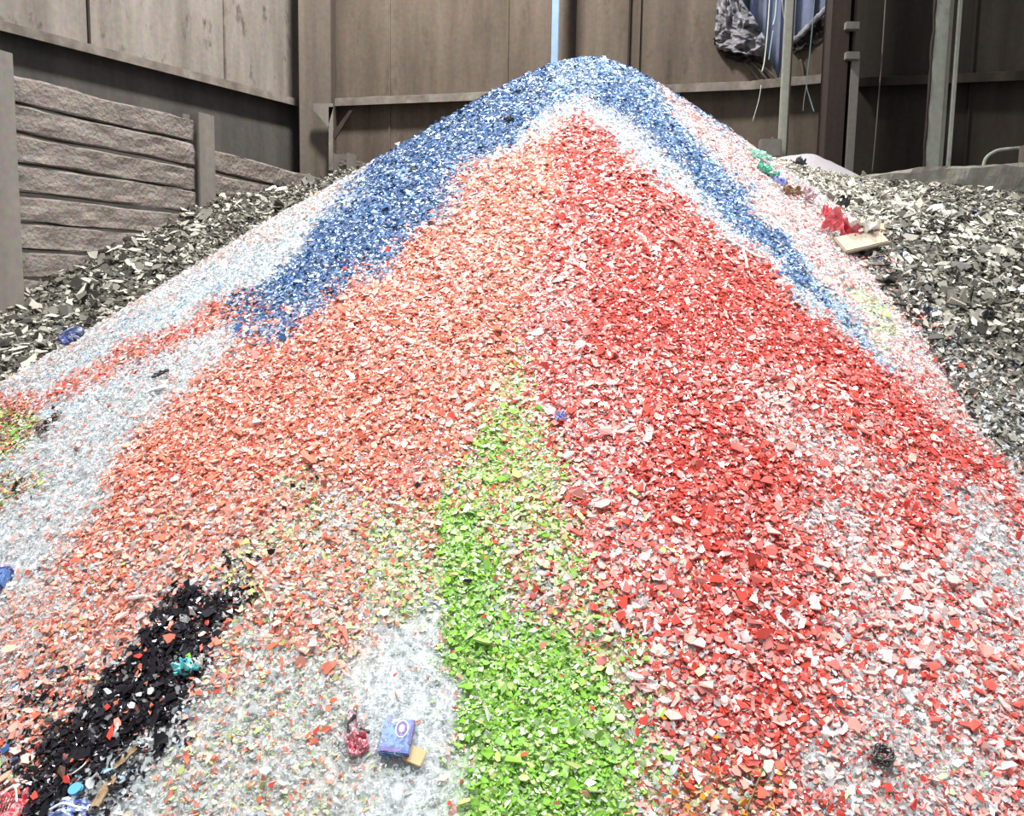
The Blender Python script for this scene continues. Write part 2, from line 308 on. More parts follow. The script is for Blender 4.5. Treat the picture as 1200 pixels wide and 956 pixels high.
# ------------------------------------------------------------------ shards
def frames(nrm,R,tilt):
    n=len(nrm); z=nrm+R.randn(n,3)*tilt; z/=np.linalg.norm(z,axis=1,keepdims=True)
    a=R.randn(n,3); a-=z*(a*z).sum(1,keepdims=True); a/=np.linalg.norm(a,axis=1,keepdims=True)
    return a,np.cross(z,a),z
def build_shards(name,pos,nrm,size,col,R,mat,parent,lod_y,tilt=.42,thick=.12):
    """one mesh of many loose flakes: far ones folded kites, near ones thick irregular plates"""
    a,b,c=frames(nrm,R,tilt); far=pos[:,1]>lod_y
    V=[];LP=[];LS=[];CO=[];base=0
    i=np.where(far)[0]
    if len(i):
        n=len(i); s=size[i]
        lx=R.uniform(.8,1.5,n)*s*.5; ly=R.uniform(.45,1.0,n)*s*.5; h=R.uniform(.1,.4,n)*s*.5
        sk=R.uniform(-.5,.5,n)*lx
        pts=[(-lx,0*lx,-.0*h),(sk,-ly,h),(lx,0*lx,0*h),(-sk,ly,h)]
        v=np.stack([pos[i]+a[i]*p[0][:,None]+b[i]*p[1][:,None]+c[i]*p[2][:,None] for p in pts],1)
        V.append(v.reshape(-1,3)); CO.append(np.repeat(col[i],4,0))
        off=base+np.arange(n)[:,None]*4
        LP.append(np.concatenate([off+np.array([0,1,3]),off+np.array([1,2,3]),off+np.array([0,3,2]),off+np.array([0,2,1])],1).ravel()); LS.append(np.full(4*n,3)); base+=4*n
    near=np.where(~far)[0]; kk=R.randint(4,7,len(near))
    for k in (4,5,6):
        i=near[kk==k]; n=len(i)
        if not n: continue
        s=size[i]; an=(np.arange(k)[None,:]+R.uniform(-.38,.38,(n,k)))*2*math.pi/k
        rr=R.uniform(.62,1.15,(n,k))*s[:,None]*.5; el=R.uniform(.45,1.0,n)[:,None]
        X=np.cos(an)*rr*1.15; Y=np.sin(an)*rr*el; t=(R.uniform(.6,1.5,n)*thick*s)[:,None]
        bend=R.uniform(-.5,.5,n)[:,None]*X*X/np.maximum(s[:,None],1e-4)
        top=pos[i][:,None,:]+a[i][:,None,:]*X[...,None]+b[i][:,None,:]*Y[...,None]+c[i][:,None,:]*(bend+t/2)[...,None]
        bot=pos[i][:,None,:]+a[i][:,None,:]*(X*.94)[...,None]+b[i][:,None,:]*(Y*.94)[...,None]+c[i][:,None,:]*(bend-t/2)[...,None]
        v=np.concatenate([top,bot],1); V.append(v.reshape(-1,3)); CO.append(np.repeat(col[i],2*k,0))
        off=base+np.arange(n)[:,None]*2*k
        f=[off+np.arange(k),off+k+np.arange(k)[::-1]]
        for j in range(k):
            j2=(j+1)%k; f.append(off+np.array([j,k+j,k+j2,j2]))
        LP.append(np.concatenate(f,1).ravel()); LS.append(np.tile(np.array([k,k]+[4]*k),n)); base+=2*k*n
    V=np.concatenate(V).astype(np.float32); LP=np.concatenate(LP).astype(np.int32); LS=np.concatenate(LS).astype(np.int32); CO=np.concatenate(CO)
    me=bpy.data.meshes.new(name); me.vertices.add(len(V)); me.vertices.foreach_set('co',V.ravel())
    me.loops.add(len(LP)); me.loops.foreach_set('vertex_index',LP)
    st=np.concatenate([[0],np.cumsum(LS)[:-1]]).astype(np.int32)
    me.polygons.add(len(LS)); me.polygons.foreach_set('loop_start',st)
    me.update(calc_edges=True)
    at=me.attributes.new('tint','FLOAT_COLOR','POINT'); c4=np.ones((len(V),4),np.float32); c4[:,:3]=CO; at.data.foreach_set('color',c4.ravel())
    me.polygons.foreach_set('use_smooth',np.zeros(len(LS),bool))
    return link(name,me,mat,parent)
def tint_mesh(me,co):
    at=me.attributes.new('tint','FLOAT_COLOR','POINT'); c4=np.ones((len(co),4),np.float32); c4[:,:3]=co; at.data.foreach_set('color',c4.ravel())

# the coloured heap: a bed and its shards by colour
def grid_mesh(name,X,Y,Zv,mask=None):
    n,m=X.shape; v=np.stack([X,Y,Zv],-1).reshape(-1,3); idx=np.arange(n*m).reshape(n,m); f=[]
    for i in range(n-1):
        for j in range(m-1):
            if mask is None or (mask[i,j] and mask[i+1,j] and mask[i,j+1] and mask[i+1,j+1]):
                f.append((idx[i,j],idx[i+1,j],idx[i+1,j+1],idx[i,j+1]))
    me=mesh_np(name,v,f,True); return me,v
rr,aa=np.meshgrid(np.concatenate([np.linspace(.001,1,22),np.linspace(1.05,5.6,96)]),np.linspace(0,2*math.pi,241),indexing='ij')
X=APEX[0]+rr*np.sin(aa); Y=APEX[1]-rr*np.cos(aa); Zc=np.maximum(cone(X,Y)-.012,-.02)
me,v=grid_mesh('glass_cullet_heap',X,Y,Zc)
px,py=proj(v); R0=np.random.RandomState(3); w,_=zone_mix(px,py,R0,.3)
tint_mesh(me,(w@PALL)*.9)
HEAP=link('glass_cullet_heap',me,M_MOUND)
tag(HEAP,'tall conical heap of broken glass striped red, orange, blue, green, black and clear','glass heap',kind='stuff')

def sample(x0,x1,y0,y1,dens,R,src_id,ylim=99,band=0):
    n=int((x1-x0)*(y1-y0)*dens); x=R.uniform(x0,x1,n); y=R.uniform(y0,y1,n)
    h,s=height(x,y); hc=cone(x,y)
    ok=((s==src_id)|((hc>h-.16*R.rand(len(h))**2.2)&(src_id==0)))&(y<ylim)
    x,y,h=x[ok],y[ok],h[ok]; nn=normal_at(x,y)
    keep=R.rand(len(x))<np.minimum(1,.62/np.maximum(nn[:,2],.3))
    x,y,h,nn=x[keep],y[keep],h[keep],nn[keep]
    p=np.stack([x,y,h],1); q,r_=proj(p); vis=(q>-400)&(q<1600)&(r_<1170)&(((CAM-p)*nn).sum(1)>-.25)
    return p[vis],nn[vis],q[vis],r_[vis]
R1=np.random.RandomState(21)
Pn,Nn,Q,Rr=sample(-4.8,4.8,1.5,8.6,DENS,R1,0)
w,sz=zone_mix(Q,Rr,R1)
cw=np.cumsum(w,1); cat=(R1.rand(len(Q))[:,None]>cw).sum(1).clip(0,len(KEYS)-1)
depth=Pn[:,1]
size=.0172*sz*np.exp(R1.randn(len(Q))*.38)*np.interp(depth,[2,3,5,8],[1.0,1.0,1.05,1.15])
isC=np.isin(cat,[KEYS.index(k) for k in 'CDH']); size[isC]*=.8
isW=np.isin(cat,[KEYS.index(k) for k in 'W']); size[isW]*=1.1
lum=np.exp(R1.randn(len(Q))*np.where(isC|isW,.07,.15))[:,None]
colr=PALL[cat]*lum; pale=(R1.rand(len(Q))**3*.28)[:,None]; colr=np.clip(colr*(1-pale)+pale*.8*lum,0,.92)
blk=cat==KEYS.index('K'); colr[blk]=PALL[cat[blk]]*np.exp(R1.randn(int(blk.sum()),1)*.55)  # wide tone spread stands in for glossy highlights on black shards
Pn=Pn+Nn*(R1.uniform(-.3,.75,len(Q))*size*.55)[:,None]
PART_LABEL={'clear_cullet':'clear and white broken glass','red_cullet':'bright red and pink broken glass','orange_cullet':'coral orange broken glass on the left face','blue_cullet':'dark and pale blue broken glass around the peak','green_cullet':'lime green broken glass down the middle','black_cullet':'glossy black and brown broken glass'}
for gname,ks in GROUPS.items():
    m=np.isin(cat,[KEYS.index(k) for k in ks])
    o=build_shards(gname,Pn[m],Nn[m],size[m],colr[m],R1,M_CLEAR if gname=='clear_cullet' else M_GLASS,HEAP,4.6,.34,.1)
    o['label']=PART_LABEL[gname]; o['kind']='stuff'
print('cullet',len(Q))

# grey heaps
def grey_mix(px,py,side,R):
    n=len(px); 
    if side=='left':
        w=np.tile([.16,.28,.29,.22,.05],(n,1)); s=np.full(n,1.0)
        t=np.clip((py-(470-.6*px))/60,0,1)  # darker shards low against the coloured heap
    else:
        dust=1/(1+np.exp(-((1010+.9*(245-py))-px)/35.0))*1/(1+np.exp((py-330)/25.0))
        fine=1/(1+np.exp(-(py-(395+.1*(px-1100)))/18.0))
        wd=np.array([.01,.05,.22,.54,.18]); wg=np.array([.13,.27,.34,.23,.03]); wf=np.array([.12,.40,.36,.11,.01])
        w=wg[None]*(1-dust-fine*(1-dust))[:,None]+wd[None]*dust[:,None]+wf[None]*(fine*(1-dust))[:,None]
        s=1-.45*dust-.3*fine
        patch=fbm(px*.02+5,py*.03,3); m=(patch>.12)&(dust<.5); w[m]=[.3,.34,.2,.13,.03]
    w=w/w.sum(1,keepdims=True)
    c=(R.rand(n)[:,None]>np.cumsum(w,1)).sum(1).clip(0,4); return c,s
def grey_heap(name,label,me,v,box,sid,side,dens,sz0,seed,lod):
    R=np.random.RandomState(seed)
    px,py=proj(v); c,_=grey_mix(px,py,side,R)
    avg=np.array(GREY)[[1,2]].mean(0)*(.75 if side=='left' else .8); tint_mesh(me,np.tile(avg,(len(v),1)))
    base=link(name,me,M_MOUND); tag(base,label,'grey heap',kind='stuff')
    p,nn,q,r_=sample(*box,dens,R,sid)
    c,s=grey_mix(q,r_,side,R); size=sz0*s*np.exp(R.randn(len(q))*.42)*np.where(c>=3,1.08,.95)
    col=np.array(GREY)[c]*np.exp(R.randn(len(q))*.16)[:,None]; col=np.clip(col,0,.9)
    blue=R.rand(len(q))<.004; col[blue]=lin((40,60,110)); 
    p=p+nn*(R.uniform(-.2,.9,len(q))*size*.5)[:,None]
    o=build_shards('flake_layer',p,nn,size,col,R,M_FLAKE,base,lod,.5,.07); o['kind']='stuff'
    print(name,len(q)); return base
A2=np.array([-5.2,9.2]); D2=np.array([1.13,2.5]); D2=D2/np.hypot(*D2); N2=np.array([D2[1],-D2[0]])
uu,vv=np.meshgrid(np.linspace(-6,6.4,120),np.linspace(.1,6,60),indexing='ij')
X=A2[0]+uu*D2[0]+vv*N2[0]; Y=A2[1]+uu*D2[1]+vv*N2[1]; Zl=np.maximum(heap_left(X,Y)-.02,-.02)
msk=(X<APEX[0]+.2)&(Zl>cone(X,Y)-.3)
me,v=grid_mesh('grey_flake_heap',X,Y,Zl,msk)
grey_heap('grey_flake_heap','heap of large dark grey flakes banked against the left plank wall',me,v,(-7,1.0,5,15.5),1,'left',1800,.047,31,30)
X,Y=np.meshgrid(np.linspace(.6,8.5,110),np.linspace(1.5,13.6,150),indexing='ij'); Zr=np.maximum(heap_right(X,Y)-.02,-.02)
me,v=grid_mesh('grey_flake_heap',X,Y,Zr,Zr>cone(X,Y)-.3)
grey_heap('grey_flake_heap','dusty heap of grey flakes to the right of the coloured glass, pale at the top',me,v,(1.0,7.6,3,13.5),2,'right',4300,.035,32,30)
# ------------------------------------------------------------------ building shell
def struct(name,me,mat,parent=None,label=None):
    o=link(name,me,mat,parent)
    if parent is None: o['kind']='structure'; o['category']='building'; 
    if label: o['label']=label
    return o
GL1=P(351,124,17.0); GZ=float(GL1[2])
def at_height(px,py,z):
    d=ray(px,py); return CAM+d*((z-CAMZ)/d[2])
GL0=at_height(0,34,GZ)
dL=(GL1-GL0)[:2]; dL=dL/np.hypot(*dL); nL=np.array([dL[1],-dL[0]])          # left wall: direction, room side
BK0=GL1.copy(); BK1=at_height(1200,90,GZ); dB=(BK1-BK0)[:2]; dB=dB/np.hypot(*dB); nB=np.array([dB[1],-dB[0]])
D3=lambda d:np.array([d[0],d[1],0.0])
def on_left(u,z,off=0): p=GL1[:2]-dL*u+nL*off; return np.array([p[0],p[1],z])
def on_back(u,z,off=0): p=BK0[:2]+dB*u+nB*off; return np.array([p[0],p[1],z])
def back_px(px,py,off=0):
    d=ray(px,py); n=D3(nB); q=np.append(BK0[:2]+nB*off,0); t=((q-CAM)@n)/(d@n); p=CAM+d*t
    return ((p[:2]-BK0[:2])@dB, p[2])
TOP=9.0
def sheet(name,pts,n,th,mat,parent=None):
    """flat outline with thickness behind it"""
    bm=bmesh.new(); f=bm.faces.new([bm.verts.new(tuple(p)) for p in pts])
    r=bmesh.ops.extrude_face_region(bm,geom=[f]); bmesh.ops.translate(bm,vec=tuple(-np.asarray(n)*th),verts=[e for e in r['geom'] if isinstance(e,bmesh.types.BMVert)])
    bmesh.ops.triangulate(bm,faces=bm.faces[:]); 
    return from_bm(name,bm)
# floor
fm=sheet('floor',[(-16,-3,0),(14,-3,0),(14,22,0),(-16,22,0)],(0,0,1),.2,None); struct('floor',fm,M_FLOOR)
# left wall: upper pale sheets and the darker lower wall
wl=struct('wall_left',sheet('wall_left',[on_left(14,GZ),on_left(-.2,GZ),on_left(-.2,TOP),on_left(14,TOP)],D3(nL),.12,None),M_WALL_L)
struct('lower_wall_sheet',sheet('lower_wall_sheet',[on_left(14,0),on_left(-.2,0),on_left(-.2,GZ),on_left(14,GZ)],D3(nL),.12,None),M_WALL_LOW,wl,'darker grey wall below the ledge')
def left_px(px,py):
    d=ray(px,py); n=D3(nL); q=np.append(GL1[:2],0); t=((q-CAM)@n)/(d@n); p=CAM+d*t
    return -((p[:2]-GL1[:2])@dL), p[2]
for px in (103,-60,262):
    u,_=left_px(px,20); struct('panel_seam',box_mesh('panel_seam',on_left(u,(GZ+TOP)/2,.012),D3(dL),D3(nL),Z,.035,.03,TOP-GZ),M_GIRT if px!=103 else M_DARKST,wl)
def girt(name,a,b,n,label,mat=M_GIRT,depth=.24,parent=None):
    """Z profile rail: sloping dusty top, front lip"""
    a=np.asarray(a,float);b=np.asarray(b,float);n=D3(n)
    prof=[(0,.10),(.03,.10),(depth,.05),(depth,-.08),(depth-.03,-.08),(depth-.03,.02),(.03,.06),(0,.06)]
    m=24; V=[];F=[]
    for i in range(m+1):
        c=a+(b-a)*i/m
        for k,(o,h) in enumerate(prof):
            V.append(c+n*(o)+Z*(h+ (.012*fbm(np.array([i*.7+k]),np.array([3.1]),2)[0] if k in(1,2) else 0)))
    k=len(prof)
    for i in range(m):
        for j in range(k): F.append((i*k+j,i*k+(j+1)%k,(i+1)*k+(j+1)%k,(i+1)*k+j))
    F.append(tuple(range(k))[::-1]); F.append(tuple(m*k+j for j in range(k)))
    bm=bmesh.new(); vs=[bm.verts.new(tuple(v)) for v in V]
    for f in F: bm.faces.new([vs[i] for i in f])
    o=struct(name,from_bm(name,bm),mat,parent); 
    if parent is None:o['label']=label
    return o
girt('trim_1',on_left(13,GZ),on_left(.05,GZ),nL,'dusty steel rail running along the left wall')
# back wall with the torn opening
def bp(px,py,off=0):
    u,z=back_px(px,py,off); return on_back(u,z,off)
uC,zC=back_px(912,92); UR=back_px(1420,60)[0]
hl=[bp(912,92),bp(903,72),bp(893,44),bp(881,22),bp(868,0),bp(858,-30),bp(852,-60)]
hr=[bp(912,92),bp(918,70),bp(927,49),bp(950,26),bp(977,0),bp(982,-30),bp(984,-60)]
top=max(hl[-1][2],hr[-1][2])
def at_u(p): return (p[:2]-BK0[:2])@dB
uT=(at_u(hl[-1])+at_u(hr[-1]))/2
polyA=[on_back(-.1,0),on_back(uC,0)]+hl+[on_back(uT,hl[-1][2]+.02),on_back(uT,TOP),on_back(-.1,TOP)]
uS=back_px(992,50)[0]
polyB=[on_back(uC,0),on_back(uS,0),on_back(uS,TOP),on_back(uT,TOP),on_back(uT,hl[-1][2]+.02)]+hr[::-1][:-1]+[hr[0]]
wb=struct('wall_back',sheet('wall_back',polyA,D3(nB),.06,None),M_WALL_B)
struct('wall_sheet',sheet('wall_sheet',polyB,D3(nB),.06,None),M_WALL_B,wb)
struct('shade_tinted_wall_sheet',sheet('shade_tinted_wall_sheet',[on_back(uS,0),on_back(UR,0),on_back(UR,TOP),on_back(uS,TOP)],D3(nB),.06,None),M_WALL_SHADE,wb,'browner bays at the right, their shade painted into the colour')
u0=back_px(800,0)[0];u1=back_px(1040,0)[0]
struct('outer_skin',sheet('outer_skin',[on_back(u0,2,-.55),on_back(u1,2,-.55),on_back(u1,TOP,-.55),on_back(u0,TOP,-.55)],D3(nB),.04,None),M_CAV,wb,'bluish outer sheeting seen through the tear')
for px in (880,896,913,930,950): # ribs of the outer sheeting
    u=back_px(px,20,-.55)[0]; struct('outer_rib',box_mesh('outer_rib',on_back(u,6,-.50),D3(dB),D3(nB),Z,.05,.1,6),M_CAV,wb)
for px in (457,595,673,737,748,1140):
    u=back_px(px,60)[0]; w_=.03 if px!=748 else .05
    struct('panel_seam',box_mesh('panel_seam',on_back(u,TOP/2,.012),D3(dB),D3(nB),Z,w_,.035 if px not in(737,748) else .07,TOP),M_WALL_B if px in(457,595,748) else M_DARKST if px in (673,737) else M_WALL_SHADE,wb)
# creases fanning down from the tear
for (a,b) in (((872,72),(893,99)),((880,72),(902,98)),((888,74),(908,97)),((896,80),(911,95)),((925,72),(916,95)),((938,70),(942,95))):
    struct('crease',tube_mesh('crease',smooth_path([bp(*a,.01),bp((a[0]+b[0])/2+1,(a[1]+b[1])/2,.03),bp(*b,.01)],4),.022,6),M_WALL_B,wb)
uA=back_px(388,122)[0]; uM=back_px(880,103)[0]; uE=back_px(968,98)[0]
girt('trim_2',on_back(uA,GZ),on_back(uM,GZ),nB,'dusty steel rail along the back wall left of the torn lining')
bent=girt('trim_3',on_back(uM,GZ),on_back(uE,GZ+.06),nB,'bent end of the back wall rail below the torn lining')
girt('trim_4',on_back(back_px(998,95)[0],GZ-.02),on_back(UR,GZ-.02),nB,'rail along the right end of the back wall, shade painted into its colour',M_WALL_SHADE)
# corner column with its gusset
def column_mesh(name,c,ax,ay,w,d,h0,h1,tf=.03,bev=0):
    """wide-flange section: two flanges and a web"""
    bm=bmesh.new(); c=np.asarray(c,float); m=(h0+h1)/2
    for s in(-1,1): bm_box(bm,c+ay*s*(d/2-tf/2)+Z*(m-c[2]),ax,ay,Z,w,tf,h1-h0)
    bm_box(bm,c+Z*(m-c[2]),ax,ay,Z,tf,d-2*tf+.004,h1-h0)
    return from_bm(name,bm)
cc=P(371,120,16.35); axv=np.array([1.0,.0,0]); ayv=np.array([0,1.0,0])
col=struct('corner_column',box_mesh('corner_column',(cc[0],cc[1]+.12,TOP/2),axv,ayv,Z,.56,.5,TOP,.01),M_COLUMN); col['label']='square dusty corner column where the left and back walls meet'; col['category']='column'
g0=P(380,124,16.0);
def gus(pp,mat=M_COLUMN,name='gusset',n=.06,Yd=16.0):
    return struct(name,sheet(name,[P(x,y,Yd) for x,y in pp],(0,-1,0),-n,None),mat,col)
gus([(368,122),(391,122),(391,128),(385,150),(374,136),(368,130)],M_POST)
gus([(386,126),(391,126),(391,200),(386,200)],M_GIRT,'bracket_post')
gus([(391,156),(410,130),(414,130),(393,164)],M_DARKST,'brace')  # brace in dark steel, the shade on it put into its colour
# dark column and door posts at the right
def upright(name,p0,p1,Yd,w,d,mat,label,cat,sect='H',h1=TOP,tf=.03,rot=0.0):
    c=P((p0[0]+p1[0])/2,(p0[1]+p1[1])/2,Yd); ax=np.array([math.cos(rot),math.sin(rot),0]); ay=np.array([-math.sin(rot),math.cos(rot),0])
    e=empty(name,(c[0],c[1],0),label,cat); return e,c,ax,ay
e,c,ax,ay=upright('steel_column',(985,20),(975,180),13.95,.4,.4,None,'dark rusty steel column standing right of the torn lining','column')
link('column_shaft',column_mesh('column_shaft',c,ay,ax,.34,.36,0,TOP,.035),M_DARKST,e)
link('front_flange',box_mesh('front_flange',(c[0]-.06,c[1]-.2,TOP/2),ax,ay,Z,.27,.04,TOP),M_DARKST,e)
link('side_angle',box_mesh('side_angle',(c[0]+.19,c[1]-.2,2.62),ax,ay,Z,.12,.05,5.25),M_POST,e)['label']='pale peeling angle along the right edge'
for y in (31,66):
    q=P(998,y,13.7); link('bracket',box_mesh('bracket',q,ax,ay,Z,.2,.12,.11,.008),M_POST,e)
e,c,ax,ay=upright('door_track_post',(1107,10),(1089,190),13.3,.2,.2,None,'pale grey green steel post with a wide flat face, left of a close pair','post')
link('post_channel',box_mesh('post_channel',(c[0],c[1],3.6),ax,ay,Z,.20,.05,7.2,.006),M_PALEST,e)
link('post_web',box_mesh('post_web',(c[0]+.09,c[1]+.13,3.6),ax,ay,Z,.03,.24,7.2),M_DARKST,e)
link('torn_edge',tube_mesh('torn_edge',[(c[0]-.11+.03*fbm(np.array([k*.9]),np.array([1.7]),2)[0],c[1]-.01,2.6+k*.16) for k in range(24)],[.014+.012*abs(math.sin(k*2.3)) for k in range(24)],6),M_DARKST,e)
e,c,ax,ay=upright('door_track_post',(1129,10),(1107,190),13.3,.1,.2,None,'narrow white peeling post, right of the close pair','post')
link('post_strip',box_mesh('post_strip',(c[0],c[1],3.6),ax,ay,Z,.055,.05,7.2,.006),M_PALEST,e)
link('rear_strip',box_mesh('rear_strip',(c[0]-.1,c[1]+.06,3.6),ax,ay,Z,.08,.04,7.2,.006),M_PALEST,e)
# conduit pole with its box
e,c,ax,ay=upright('conduit_pole',(927,0),(914,180),13.9,.1,.1,None,'slim pale green pole with a square box at its foot','pole')
link('pole_channel',box_mesh('pole_channel',(c[0],c[1],4.5),ax,ay,Z,.115,.08,9,.01),M_PALEST,e)
link('pole_lip',box_mesh('pole_lip',(c[0]+.075,c[1]+.03,4.5),ax,ay,Z,.03,.05,9),M_COLUMN,e)
q=P(902,174,13.75); jb=link('junction_box',box_mesh('junction_box',q,ax,ay,Z,.31,.16,.26,.012),M_POST,e)
link('box_screw',box_mesh('box_screw',q+np.array([0.02,-.05,.145]),ax,ay,Z,.04,.03,.03,.008),M_POST,jb)
# pipe behind the peak, bluish daylight painted onto its face
e,c,ax,ay=upright('bluelit_post',(650,0),(648,70),15.2,.1,.1,None,'post rising behind the peak of the heap, tinted pale blue for daylight','post')
link('post_face',box_mesh('post_face',(c[0]+.02,c[1],4.5),ax,ay,Z,.12,.06,9,.01),M_BLUELIGHT,e)
link('post_flange',box_mesh('post_flange',(c[0]-.065,c[1]+.02,4.5),ax,ay,Z,.045,.1,9),M_COLUMN,e)
# ------------------------------------------------------------------ torn lining
def crumple(name,c,ax,ay,n,w,h,amp,seed,fr=7,res=(14,14),th=.006,edge=.12,fold=0):
    """creased irregular sheet with real thickness; ax across, ay up, n outwards"""
    nx,ny=res; V=[];c=np.asarray(c,float); ax=np.asarray(ax,float); ay=np.asarray(ay,float); n=np.asarray(n,float)
    for j in range(ny+1):
        for i in range(nx+1):
            a=i/nx*2-1; b=j/ny*2-1
            e=1+edge*fbm(np.array([a*2.2+seed*7.3]),np.array([b*2.2-seed*3.1]),3)[0]*2
            f=fbm(np.array([a*fr*.5+seed*11.7]),np.array([b*fr*.5+seed*5.3]),4)[0]
            rid=abs(fbm(np.array([a*fr*.35+seed*2.7+40]),np.array([b*fr*.35+seed*9.1]),2)[0])*2
            V.append(c+ax*a*w/2*e+ay*b*h/2*e+n*(amp*(f+rid-.3)+fold*a*a))
    V=np.array(V); m=len(V); V=np.concatenate([V,V-n*th]); F=[]
    I=lambda i,j:j*(nx+1)+i
    for j in range(ny):
        for i in range(nx):
            q=(I(i,j),I(i+1,j),I(i+1,j+1),I(i,j+1)); F.append(q); F.append(tuple(m+k for k in q[::-1]))
    rim=[I(i,0) for i in range(nx)]+[I(nx,j) for j in range(ny)]+[I(i,ny) for i in range(nx,0,-1)]+[I(0,j) for j in range(ny,0,-1)]
    for a,b in zip(rim,rim[1:]+rim[:1]): F.append((b,a,m+a,m+b))
    return mesh_np(name,V,F)
def outline_flap(name,pts,off,amp,seed,th=.05,res=14):
    """ragged hanging flap: rows between two outlines given in photo pixels, bulging off the wall"""
    Lp,Rp=pts; V=[];F=[];ny=len(Lp)*5; nx=res
    Ls=np.array(smooth_path([(a,b,0) for a,b in Lp],6)); Rs=np.array(smooth_path([(a,b,0) for a,b in Rp],6)); ny=min(len(Ls),len(Rs))
    for j in range(ny):
        for i in range(nx+1):
            t=i/nx; x=Ls[j,0]*(1-t)+Rs[j,0]*t; y=Ls[j,1]*(1-t)+Rs[j,1]*t
            x+=2.0*fbm(np.array([i*.8+seed]),np.array([j*.7]),2)[0]; y+=2.5*fbm(np.array([i*.8+seed+30]),np.array([j*.7]),2)[0]
            o=off*(.4+math.sin(math.pi*t)*.6)+amp*fbm(np.array([i*.55+seed*3]),np.array([j*.5]),4)[0]
            V.append(bp(x,y,max(o,.02)))
    V=np.array(V);m=len(V);V=np.concatenate([V,V-D3(nB)*th]); I=lambda i,j:j*(nx+1)+i
    for j in range(ny-1):
        for i in range(nx):
            q=(I(i,j),I(i,j+1),I(i+1,j+1),I(i+1,j)); F.append(q); F.append(tuple(m+k for k in q[::-1]))
    rim=[I(i,0) for i in range(nx)]+[I(nx,j) for j in range(ny-1)]+[I(i,ny-1) for i in range(nx,0,-1)]+[I(0,j) for j in range(ny-1,0,-1)]
    for a,b in zip(rim,rim[1:]+rim[:1]): F.append((a,b,m+b,m+a))
    bm=bmesh.new(); vs=[bm.verts.new(tuple(v)) for v in V]
    for f in F:
        try: bm.faces.new([vs[k] for k in f])
        except ValueError: pass
    return from_bm(name,bm)
t_=empty('torn_lining',bp(880,60,.1),'ragged grey lining flap hanging from the torn back wall left of the pole','lining')
link('flap',outline_flap('flap',([(842,-40),(841,0),(838,30),(838,48),(842,58)],[(858,-40),(870,0),(884,22),(896,46),(894,66)]),.2,.2,3),M_LINER,t_)
link('tear_shadow_flap',outline_flap('tear_shadow_flap',([(836,44),(840,58),(850,66),(862,72)],[(846,50),(868,60),(888,66),(896,74)]),.08,.14,8,.04,10),M_LINDK,t_)  # dark sheet standing in for the shadow under the flap
t2=empty('torn_lining',bp(950,40,.1),'frayed strip of lining slanting up from the tear to the dark column','lining')
link('frayed_edge',tube_mesh('frayed_edge',smooth_path([bp(924,53,.06),bp(936,43,.1),bp(950,29,.08),(bp(962,17,.12)),bp(976,3,.08)],5),[.035+.02*abs(math.sin(k*1.9)) for k in range(21)],7),M_LINER,t2)
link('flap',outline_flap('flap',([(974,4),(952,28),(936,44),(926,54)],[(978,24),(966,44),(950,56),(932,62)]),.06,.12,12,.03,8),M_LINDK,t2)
def wire(name,pix,Yd,r,mat,label,cat='cable',n=6):
    return tag(link(name,tube_mesh(name,smooth_path([P(x,y,yd) for (x,y),yd in zip(pix,Yd if hasattr(Yd,'__len__') else [Yd]*len(pix))],n),r*.62,7),mat),label,cat,'hanging cables')
wire('hanging_cable',[(903,-20),(900,30),(896,70),(893,84)],14.0,.016,M_CORD,'frayed pale strand hanging left of the pole and ending at the rail')
wire('hanging_cable',[(892,100),(889,118),(882,142)],14.0,.009,M_CORD,'thin pale strand dropping below the rail left of the pole')
wire('hanging_cable',[(911,-20),(909,15),(906,30)],14.0,.02,M_CORDB,'short blue strand hanging in the tear beside the pole')
wire('hanging_cable',[(906,36),(903,55),(901,70)],14.0,.012,M_CORDB,'blue tail end of a strand lower in the tear')
wire('hanging_cable',[(956,-20),(952,30),(948,70),(945,98),(949,115),(954,131)],14.0,.013,M_CORDB,'pale green cord hanging right of the pole, bent at its end')
wire('hanging_cable',[(945,100),(942,118),(941,130)],14.0,.009,M_CORD,'thin end of cord under the rail right of the pole')
wire('hanging_cable',[(1039,-20),(1034,60),(1030,110),(1026,160),(1022,203)],13.8,.016,M_COLUMN,'dark cable hanging down the dark wall right of the column')
wire('hanging_cable',[(916,-10),(918,15),(922,33)],14.1,.012,M_CORD,'pale fibre clinging to the front of the pole')
tag(link('curved_pipe',tube_mesh('curved_pipe',smooth_path([P(1152,196,12.6),P(1155,186,12.6),P(1163,179,12.6),P(1176,175,12.6),P(1215,172,12.6)],6),.022,10),M_PALEST),'pale bent pipe above the fallen beam at the right edge','pipe')
